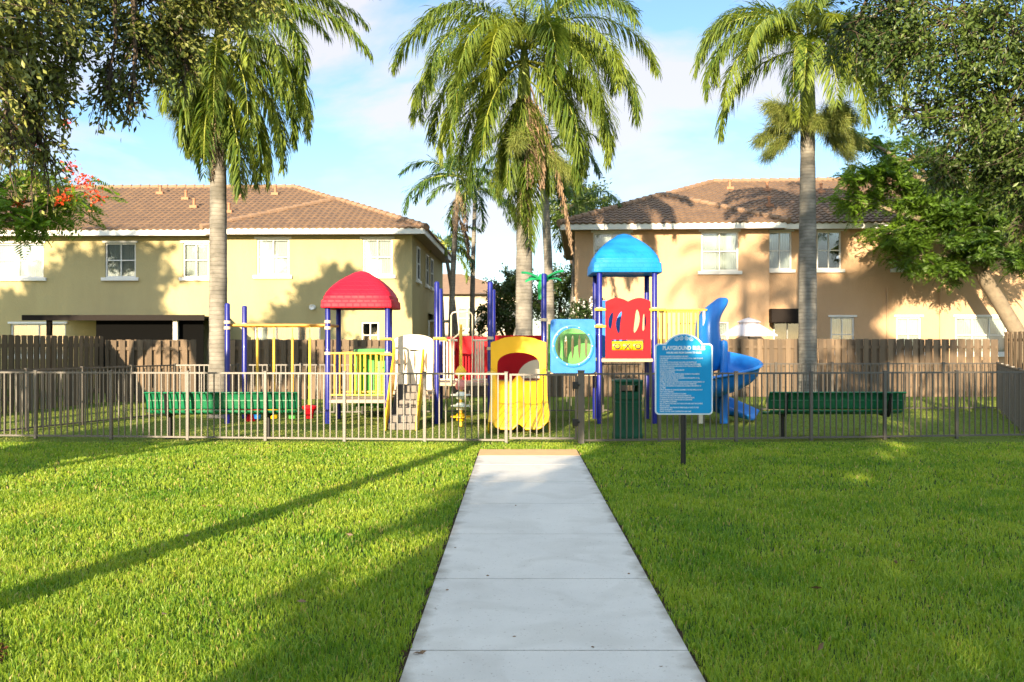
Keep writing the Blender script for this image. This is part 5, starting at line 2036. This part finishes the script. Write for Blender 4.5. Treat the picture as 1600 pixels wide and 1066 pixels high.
# ------------------------------------------------------------------ broadleaf trees
def tree(name, label, cat, base, fork, clumps, mats, leaf=0.05, wl=0.4, per=1500, tr=0.2, twigs=26, group=None, limb=1.0, feather=False, boughs=None, bark='bark_dark', blossoms=None, droop=0.25, along=0.25, trunk_path=None):
    """clumps: (x, y, z, rx, ry, rz[, n]) in world space; limbs run from the fork to each"""
    root = thing(name, label, cat, base, 0, group)
    off = base
    mb = MB(off)
    tp = trunk_path or [base, tuple((base[i] * 0.5 + fork[i] * 0.5) + (0.04 if i == 0 else 0) for i in range(3)), fork]
    nseg = len(tp)
    mb.tube(tp, [tr * (1.18 if i == 0 else 1 - 0.22 * i / (nseg - 1)) for i in range(nseg)], 14)
    trk = mb.build('trunk', M[bark], root)
    lb = MB(off)
    Ps, Ds = [], []
    fk0 = Vector(fork)
    starts = [fk0]
    for bgh in (boughs or []):
        lb.tube([fk0] + [Vector(q) for q in bgh], [tr * 0.62 * (1 - 0.75 * i / len(bgh)) for i in range(len(bgh) + 1)], 9)
        starts += [Vector(q) for q in bgh]
    for c in clumps:
        cc = Vector(c[:3])
        fk = min(starts, key=lambda q: (q - cc).length)
        rad = np.array(c[3:6])
        n_ = int(c[6] if len(c) > 6 else per)
        d = cc - fk
        m1 = fk + d * 0.4 + Vector((random.uniform(-.1, .1), random.uniform(-.1, .1), 0.16)) * d.length
        m2 = fk + d * 0.75 + Vector((random.uniform(-.06, .06), random.uniform(-.06, .06), 0.07)) * d.length
        r0 = min(tr * 0.6, 0.03 + 0.03 * d.length) * limb
        lb.tube([fk, m1, m2, cc], [r0, r0 * 0.62, r0 * 0.4, r0 * 0.2], 7)
        k = twigs
        u = nrm(rng.normal(size=(k, 3)))
        ends = np.array(cc) + u * rad * rng.uniform(0.55, 1.08, (k, 1))
        ends[:, 2] -= droop * rng.random(k) * rad[2]
        st = np.array(cc) + u * rad * 0.06 + (np.array(m2) - np.array(cc)) * rng.uniform(0, 0.6, (k, 1))
        mid = (st + ends) / 2 + rng.normal(size=(k, 3)) * 0.08 * rad + np.array([0, 0, 0.10 * rad[2]])
        for i in range(k):
            lb.tube([st[i], mid[i], ends[i]], [r0 * 0.16 + .003, r0 * 0.10 + .002, 0.002], 4, caps=False)
        ti = rng.integers(0, k, n_)
        s = rng.uniform(along, 1.0, n_)[:, None] ** 0.8
        A, Mi, E = st[ti], mid[ti], ends[ti]
        P = A * (1 - s) ** 2 + 2 * Mi * s * (1 - s) + E * s * s
        T = nrm(2 * (1 - s) * (Mi - A) + 2 * s * (E - Mi))
        P = P + rng.normal(size=(n_, 3)) * rad * (0.085 if not feather else 0.10)
        D = nrm(T * 0.7 + rng.normal(size=(n_, 3)) * 0.65 + np.array([0, 0, -droop * 0.8]))
        Ps.append(P)
        Ds.append(D)
    lb.build('limb', M[bark], root)
    P = np.concatenate(Ps)
    D = np.concatenate(Ds)
    n = len(P)
    # clump-scale tint, so branches differ from one another
    big = np.array([mnoise.noise(Vector(p * (0.55 / max(leaf * 8, 0.3)))) for p in P]) if n < 90000 else np.zeros(n)
    if feather:
        # each point becomes a feathery leaf: rachis with paired pinnae lying in one plane
        kp = 11
        rv = rng.normal(size=(n, 3)) * 0.5 + np.array([0, 0, 1.0])
        D = nrm(D * np.array([1, 1, 0.45]))
        S = nrm(np.cross(D, rv))
        lf = leaf * rng.uniform(0.7, 1.2, n)
        PP, DD, LL, RR = [], [], [], []
        for j in range(kp):
            t = (j + 1) / kp
            for sd in (-1, 1):
                pp = P + D * (lf * t)[:, None] + np.array([0, 0, -0.22]) * (lf * t * t)[:, None]
                PP.append(pp)
                DD.append(S * sd + D * 0.45 + np.array([0, 0, -0.12]))
                LL.append(lf * 0.42 * math.sin(math.pi * (0.16 + 0.78 * t)))
        PP, DD, LL = np.concatenate(PP), np.concatenate(DD), np.concatenate(LL)
        v, l, t = leaf_cards(PP, DD, LL, leaf * 0.075)
        r = np.tile(np.clip(0.36 + 0.62 * big + rng.normal(0, 0.15, n), 0, 1), kp * 2)
    else:
        v, l, t = leaf_cards(P, D, leaf * rng.uniform(0.7, 1.25, n), leaf * wl)
        r = np.clip(0.42 + 0.5 * big + rng.normal(0, 0.22, n), 0, 1)
    cr = fast('crown', v, l, t, np.repeat(r, 2), M[mats], root, off)
    if blossoms:
        bP = []
        for (x, y, z, rr_, k) in blossoms:
            bP.append(np.array([x, y, z]) + rng.normal(size=(int(k * 1.5), 3)) * rr_ * 0.36)
        bP = np.concatenate(bP)
        v, l, t = leaf_cards(bP, rng.normal(size=bP.shape), rng.uniform(0.05, 0.1, len(bP)), 0.05)
        fast('blossoms', v, l, t, np.repeat(rng.random(len(bP)), 2), M['blossom'], cr, off)
    return root


def cl(px, py, Y, r, n=None, ry=None, rz=None):
    x, y, z = W(px, py, Y)
    c = (x, y, z, r, ry or r, rz or r * 0.8)
    return c + ((n,) if n else ())


# near left tree: trunk just outside the frame, boughs hang into the top left corner
cD = [cl(15, 20, 7.4, 0.72, 2800), cl(95, 10, 8.2, 0.55, 2000), cl(30, 110, 7.8, 0.45, 1700), cl(225, 15, 8.6, 0.65, 2800), cl(320, 5, 8.8, 0.5, 1800), cl(215, 85, 8.4, 0.36, 1200, None, 0.4),
      cl(270, 70, 8.8, 0.34, 900), cl(40, 180, 7.9, 0.3, 800, None, 0.45), cl(75, 255, 8.1, 0.22, 380, None, 0.4), cl(395, -5, 9.0, 0.42, 1000), cl(165, 150, 8.3, 0.2, 420, None, 0.34), cl(205, 165, 8.3, 0.14, 180, None, 0.22),
      cl(85, 150, 8.0, 0.2, 420, None, 0.4), cl(290, 115, 8.8, 0.18, 260, None, 0.25), cl(20, 235, 7.6, 0.2, 300, None, 0.3), cl(110, 90, 8.2, 0.2, 380, None, 0.3),
      cl(-60, 60, 7.0, 0.8, 1404), cl(-60, 156, 7.0, 0.5, 624), cl(130, -110, 8.0, 1.0, 1170), cl(300, -100, 8.5, 1.0, 1170), cl(-40, -120, 7.0, 1.0, 936), cl(480, -130, 8.6, 0.8, 546),
      (-3.9, 4.6, 7.6, 1.5, 1.5, 0.8, 546), (-2.2, 5.8, 7.6, 1.2, 1.2, 0.7, 390), (-5.6, 6.0, 7.2, 1.2, 1.2, 0.8, 390)]
tree('shade_tree', 'broadleaf tree whose leafy boughs hang into the top left corner near the camera', 'tree', (-3.72, 4.62, 0.0), (-3.78, 4.75, 2.75), cD, 'oak', leaf=0.066, wl=0.42, tr=0.17, twigs=34, droop=0.35, limb=0.5, boughs=[[(-4.3, 6.0, 4.7), (-4.2, 7.4, 5.3), (-3.4, 8.3, 5.5), (-2.4, 8.9, 5.7)], [(-5.0, 5.6, 4.9), (-5.2, 6.6, 5.4)]])
# near right tree
cE = [cl(1595, 300, 9.7, 0.4, 1100), cl(1545, 250, 9.9, 0.42, 1200), cl(1475, 265, 10.1, 0.34, 800), cl(1600, 360, 9.8, 0.3, 600), cl(1585, 40, 9.5, 0.95, 2871), cl(1480, 30, 10.0, 0.9, 2762), cl(1390, 25, 10.4, 0.75, 1988), cl(1330, 60, 10.6, 0.5, 938), cl(1530, 85, 9.8, 0.9, 2871), cl(1440, 85, 10.2, 0.7, 1988), cl(1590, 186, 9.6, 0.75, 2319),
      cl(1500, 190, 10.0, 0.65, 1656), cl(1400, 66, 10.5, 0.45, 716), cl(1660, 79, 9.2, 0.9, 1656), cl(1660, 240, 9.2, 0.7, 993), cl(1560, 248, 9.8, 0.45, 772), cl(1430, 182, 10.4, 0.4, 552),
      cl(1500, -110, 9.8, 1.2, 1877), cl(1650, -100, 9.2, 1.2, 1877), cl(1370, -90, 10.2, 0.9, 993), (7.6, 9.4, 6.8, 1.6, 1.6, 1.2, 1381), (8.6, 8.4, 5.6, 1.4, 1.4, 1.2, 1104)]
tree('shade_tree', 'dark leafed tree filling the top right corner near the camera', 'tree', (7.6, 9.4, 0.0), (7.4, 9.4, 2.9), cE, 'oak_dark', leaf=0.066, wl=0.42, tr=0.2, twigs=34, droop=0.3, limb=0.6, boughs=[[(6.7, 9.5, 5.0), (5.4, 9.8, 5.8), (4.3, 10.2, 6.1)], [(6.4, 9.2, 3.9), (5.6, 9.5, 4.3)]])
# flame tree with red blossom on the far left
cG = [cl(10, 290, 19.5, 0.9, 72), cl(60, 320, 19.8, 0.8, 66), cl(110, 300, 20.0, 0.75, 54), cl(20, 345, 19.3, 0.8, 66), cl(-50, 300, 19.3, 1.1, 72), cl(-60, 230, 19.5, 1.1, 60), cl(10, 220, 20.0, 0.8, 36), cl(-120, 340, 19.0, 1.0, 54),
      cl(60, 265, 20, 0.6, 24)]
bl = [W(130, 285, 19.6) + (0.28, 60), W(150, 306, 19.7) + (0.22, 40), W(105, 305, 19.6) + (0.22, 36), W(20, 190, 19.8) + (0.3, 45), W(55, 225, 19.8) + (0.3, 45), W(110, 262, 19.8) + (0.22, 36), W(95, 312, 19.3) + (0.2, 36),
      W(30, 318, 19.3) + (0.2, 24), W(5, 240, 19.5) + (0.25, 30), W(105, 190, 19.9) + (0.18, 20), W(50, 280, 19.5) + (0.2, 26)]
tree('flame_tree', 'flame tree with feathery leaves and red blossom at the far left edge', 'tree', (-13.2, 19.6, 0.0), (-12.9, 19.6, 3.0), cG, 'feather', leaf=0.50, per=100, tr=0.16, twigs=14, feather=True, bark='bark_tan', blossoms=bl)
# right feathery tree behind the timber fence
cF_ = lambda px, py, Y, r, n: cl(px, py, Y, r * 1.1, int(n * 2.6), None, r * 0.62)
cF = [cF_(1480, 310, 30, 1.3, 170), cF_(1560, 320, 29.5, 1.4, 200), cF_(1540, 380, 29.5, 1.1, 150), cF_(1450, 350, 30.2, 1.2, 150), cF_(1400, 300, 30.5, 1.1, 130), cF_(1350, 270, 30.6, 1.0, 110), cF_(1330, 315, 30.8, 0.8, 70),
      cF_(1430, 400, 30.4, 0.9, 80), cF_(1390, 360, 30.6, 0.9, 90), cF_(1590, 260, 29.5, 1.4, 170), cF_(1500, 250, 30, 1.3, 150), cF_(1420, 240, 30.5, 1.1, 110), cF_(1640, 340, 29.3, 1.4, 150), cF_(1600, 400, 29.2, 0.8, 70), cF_(1480, 420, 30.2, 0.7, 50),
      cF_(1640, 240, 29.5, 1.6, 130), cF_(1560, 200, 30, 1.4, 110), cF_(1350, 215, 30.6, 0.8, 50)]
tree('flame_tree', 'spreading bright green feathery tree with leaning trunk beyond the right fence', 'tree', (X(1606, 30.3), 30.3, 0.0), W(1530, 425, 30.3), cF, 'feather', leaf=0.45, tr=0.27, twigs=16, feather=True, bark='bark_tan',
     trunk_path=[(X(1612, 30.3), 30.3, 0.0), W(1590, 520, 30.3), W(1560, 470, 30.3), W(1532, 425, 30.3)])
# trees and shrubs in the gap
cl_ = lambda px, py, Y, r, n: cl(px, py, Y, r, n)
tree('bushy_tree', 'dark rounded tree left of the tall centre palm trunk, beyond the playground', 'tree', (X(795, 42), 42, 0), (X(795, 42), 42, 1.6),
     [cl_(790, 455, 42, 1.2, 1500), cl_(810, 435, 42.5, 1.0, 1300), cl_(770, 480, 41.5, 1.1, 1300), cl_(830, 470, 42, 1.2, 1300), cl_(790, 500, 41.5, 1.2, 1100), cl_(760, 500, 41.5, .9, 700)], 'bushleaf', leaf=0.15, wl=0.5, tr=0.15, twigs=26, along=.1)
tree('bushy_tree', 'dark rounded tree right of the tall centre palm trunk, beyond the playground', 'tree', (X(872, 44), 44, 0), (X(872, 44), 44, 1.6),
     [cl_(872, 440, 44, 1.2, 1400), cl_(890, 460, 43.5, 1.2, 1400), cl_(855, 470, 43.5, 1.1, 1100), cl_(900, 425, 44, 1.0, 900), cl_(875, 500, 43, 1.2, 1100)], 'bushleaf', leaf=0.15, wl=0.5, tr=0.15, twigs=26, along=.1)
tree('broadleaf_tree', 'green tree crown showing behind the right side of the tall centre palm', 'tree', (X(900, 47), 47, 0), (X(900, 47), 47, 4.6),
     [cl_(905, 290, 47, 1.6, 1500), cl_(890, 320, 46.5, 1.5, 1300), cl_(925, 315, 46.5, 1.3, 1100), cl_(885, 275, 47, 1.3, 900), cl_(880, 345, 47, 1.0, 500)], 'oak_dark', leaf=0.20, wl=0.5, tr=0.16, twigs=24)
fs_ = tree('flowering_shrub', 'leafy shrub dotted with white flowers, left of the blue tower beyond the fence', 'shrub', (X(910, 29.9), 29.9, 0), (X(910, 29.9), 29.9, 0.8),
           [cl_(905, 485, 29.8, 0.5, 700), cl_(925, 478, 29.9, 0.5, 700), cl_(900, 510, 29.8, 0.55, 600), cl_(930, 505, 29.8, 0.5, 600), cl_(945, 485, 30, 0.35, 300)], 'bushleaf', leaf=0.11, wl=0.5, tr=0.05, twigs=20, along=.1)
n = 60
pts = np.array([W(random.uniform(893, 948), random.uniform(462, 505), 29.45 + random.uniform(-.1, .2)) for _ in range(22)])
pp = np.repeat(pts, 7, axis=0) + rng.normal(size=(22 * 7, 3)) * 0.03
v, l, t = leaf_cards(pp, rng.normal(size=pp.shape), 0.08, 0.06)
b0 = fs_.location
fast('blossoms', v, l, t, np.repeat(rng.random(len(pp)), 2), M['whiteflower'], fs_, (b0[0], b0[1], b0[2]))

# trees out of frame behind and beside the camera: they cast the shade seen on lawn, path and walls
SG = 'trees behind and beside the viewpoint that cast the shade'


def shade(label, x, y, h, r, n, seed, zlo=None, leaf=0.30, per=900, ry=0.6, trunk=None):
    rs = random.Random(seed)
    cls = []
    zlo = zlo if zlo is not None else h * 0.35
    for i in range(n):
        a = i * 2.399
        q = math.sqrt((i + .5) / n)
        # fill the crown's height evenly, narrower towards the top
        t = ((i * 0.618) % 1.0)
        rr_ = r * (0.78 if t < 0.6 else 0.78 - 0.45 * (t - 0.6) / 0.4)
        cls.append((x + rr_ * q * math.cos(a), y + rr_ * ry * q * math.sin(a), zlo + (h - zlo) * (0.12 + 0.78 * t), r * 0.36, r * 0.36, r * 0.33, per))
    tx = trunk or (x, y)
    tree('shade_tree', label, 'tree', (tx[0], tx[1], 0), (tx[0], tx[1], max(zlo * 0.9, h * 0.3)), cls, 'oak_dark', leaf=leaf, wl=0.6, tr=0.2, twigs=22, group=SG, along=.1)


SHADE = [
    ('tall dense tree behind the viewpoint shading the path', -3.4, -11.5, 9.9, 3.3, 34, 1, 1.0, 0.3, 1000),
    ('tall dense tree behind the viewpoint shading the right lawn', -0.2, -12.5, 10.0, 3.8, 22, 2, 1.0, 0.3, 480),
    ('tall dense tree behind the viewpoint at the far right', 5.0, -11.5, 9.8, 4.0, 26, 3, 0.8),
    ('round tree out of frame whose shadow falls on the yellow house wing', -13.6, 10.0, 10.8, 2.6, 22, 4, 5.4, 0.22, 650),
    ('broad tree out of frame shading the left end of the yellow house', -22.9, 8.0, 12.2, 5.2, 34, 5, 4.6, 0.34, 1000),
    ('very tall tree out of frame behind the viewpoint shading the peach house wall', 0.2, -8.0, 15.4, 2.7, 20, 7, 11.4, 0.24, 800),
    ('slim tree out of frame behind the viewpoint shading the rules sign and litter bin', -4.6, -9.0, 9.0, 2.3, 18, 9, 6.2, 0.26, 900),
    ('small tree out of frame shading the left end of the metal fence', -10.9, 3.6, 5.8, 1.7, 14, 6, 2.4, 0.2, 600),
]
for s_ in SHADE:
    shade(*s_)
palm('palm_tree', 'palm out of frame on the left whose thin trunk shadow crosses the far lawn', (-8.9, 3.6, 0), 9.5, 0.13, 0.11, ring_fronds(12, R(65), R(-10), 2.2, 1.9, 1.7, 0.8), shaft=0.8, group=SG, nl=50, ll=0.6)
palm('palm_tree', 'tall palm out of frame behind the viewpoint casting frond shadows on the peach house', (-3.9, -8.0, 0), 13.6, 0.2, 0.17, ring_fronds(14, R(65), R(-10), 3.2, 1.9, 1.7, 0.8), shaft=1.4, group=SG, nl=50, ll=0.7)
palm('palm_tree', 'second tall palm out of frame behind the viewpoint casting frond shadows on the peach house', (-1.4, -6.5, 0), 12.6, 0.2, 0.17, ring_fronds(14, R(65), R(-10), 3.2, 1.9, 1.7, 2.1), shaft=1.4, group=SG, nl=50, ll=0.7)

# ------------------------------------------------------------------ sky, sun, camera
w = bpy.data.worlds.new('World')
sc.world = w
w.use_nodes = True
nt = w.node_tree
for n_ in list(nt.nodes):
    nt.nodes.remove(n_)
out = nt.nodes.new('ShaderNodeOutputWorld')
bg = nt.nodes.new('ShaderNodeBackground')
bg.inputs[1].default_value = 0.15
sky = nt.nodes.new('ShaderNodeTexSky')
sky.sky_type = 'NISHITA'
sky.sun_disc = False
sky.sun_elevation = SUN_EL
sky.sun_rotation = SUN_AZ
sky.air_density = 1.0
sky.dust_density = 0.3
sky.ozone_density = 3.0
tc = nt.nodes.new('ShaderNodeTexCoord')
mp = nt.nodes.new('ShaderNodeMapping')
mp.inputs['Scale'].default_value = (1.0, 1.0, 2.6)
mp.inputs['Location'].default_value = (0.1, 0.3, 0.05)
nt.links.new(tc.outputs['Generated'], mp.inputs[0])
nz = nt.nodes.new('ShaderNodeTexNoise')
nz.inputs['Scale'].default_value = 3.2
nz.inputs['Detail'].default_value = 9
nz.inputs['Roughness'].default_value = 0.55
nz.inputs['Distortion'].default_value = 0.3
nt.links.new(mp.outputs[0], nz.inputs['Vector'])
rp = nt.nodes.new('ShaderNodeValToRGB')
rp.color_ramp.elements[0].position = 0.46
rp.color_ramp.elements[0].color = (0.0, 0.0, 0.0, 1)
rp.color_ramp.elements[1].position = 0.60
rp.color_ramp.elements[1].color = (0.85, 0.85, 0.85, 1)
nt.links.new(nz.outputs['Fac'], rp.inputs[0])
mx = nt.nodes.new('ShaderNodeMix')
mx.data_type = 'RGBA'
mx.inputs[7].default_value = (2.1, 2.02, 2.14, 1)
nt.links.new(rp.outputs[0], mx.inputs[0])
sp = nt.nodes.new('ShaderNodeSeparateXYZ')
nt.links.new(tc.outputs['Generated'], sp.inputs[0])
mrg = nt.nodes.new('ShaderNodeMapRange')
mrg.interpolation_type = 'SMOOTHSTEP'
mrg.inputs[1].default_value = -0.35
mrg.inputs[2].default_value = 0.7
nt.links.new(sp.outputs[1], mrg.inputs[0])
tint = nt.nodes.new('ShaderNodeMix')
tint.data_type = 'RGBA'
tint.inputs[6].default_value = (0.95, 0.9, 0.82, 1)      # brighter milky sky on the sun's side
tint.inputs[7].default_value = (0.57, 0.575, 0.59, 1)     # deeper blue away from the sun
nt.links.new(mrg.outputs[0], tint.inputs[0])
mul = nt.nodes.new('ShaderNodeMix')
mul.data_type = 'RGBA'
mul.blend_type = 'MULTIPLY'
mul.inputs[0].default_value = 1
nt.links.new(sky.outputs[0], mul.inputs[6])
mrz = nt.nodes.new('ShaderNodeMapRange')
mrz.interpolation_type = 'SMOOTHSTEP'
mrz.inputs[1].default_value = 0.42
mrz.inputs[2].default_value = 0.85
nt.links.new(sp.outputs[2], mrz.inputs[0])
zen = nt.nodes.new('ShaderNodeMix')
zen.data_type = 'RGBA'
zen.inputs[7].default_value = (5.6, 3.9, 2.35, 1)          # overhead sky boosted, added fill for upward faces in shade
nt.links.new(mrz.outputs[0], zen.inputs[0])
nt.links.new(tint.outputs[2], zen.inputs[6])
nt.links.new(zen.outputs[2], mul.inputs[7])
nt.links.new(mul.outputs[2], mx.inputs[6])
nt.links.new(mx.outputs[2], bg.inputs[0])
nt.links.new(bg.outputs[0], out.inputs[0])

sl_ = bpy.data.lights.new('sun', 'SUN')
sl_.energy = 5.0
sl_.angle = R(0.5)
sl_.color = (1.0, 0.81, 0.55)
so = bpy.data.objects.new('sun', sl_)
C.objects.link(so)
dvec = Vector((0.285 * math.cos(SUN_EL), 0.958 * math.cos(SUN_EL), -math.sin(SUN_EL)))
so.rotation_euler = dvec.to_track_quat('-Z', 'Y').to_euler()
so.location = (-20, -60, 30)

cam = bpy.data.cameras.new('camera')
cam.lens = 36 * F / 1600
cam.sensor_width = 36
cam.shift_y = 2.0 / 1600
cam.clip_end = 2000
cam.dof.use_dof = True
cam.dof.focus_distance = 8.5
cam.dof.aperture_fstop = 4.5
co = bpy.data.objects.new('camera', cam)
C.objects.link(co)
co.location = (0, 0, CAMH)
co.rotation_euler = (R(90), 0, 0)
sc.camera = co
sc.view_settings.view_transform = 'Standard'
sc.view_settings.look = 'None'
sc.view_settings.exposure = 1.65
sc.view_settings.gamma = 1
sc.cycles.max_bounces = 8
sc.cycles.transparent_max_bounces = 12
sc.cycles.sample_clamp_indirect = 6
sc.cycles.use_denoising = True
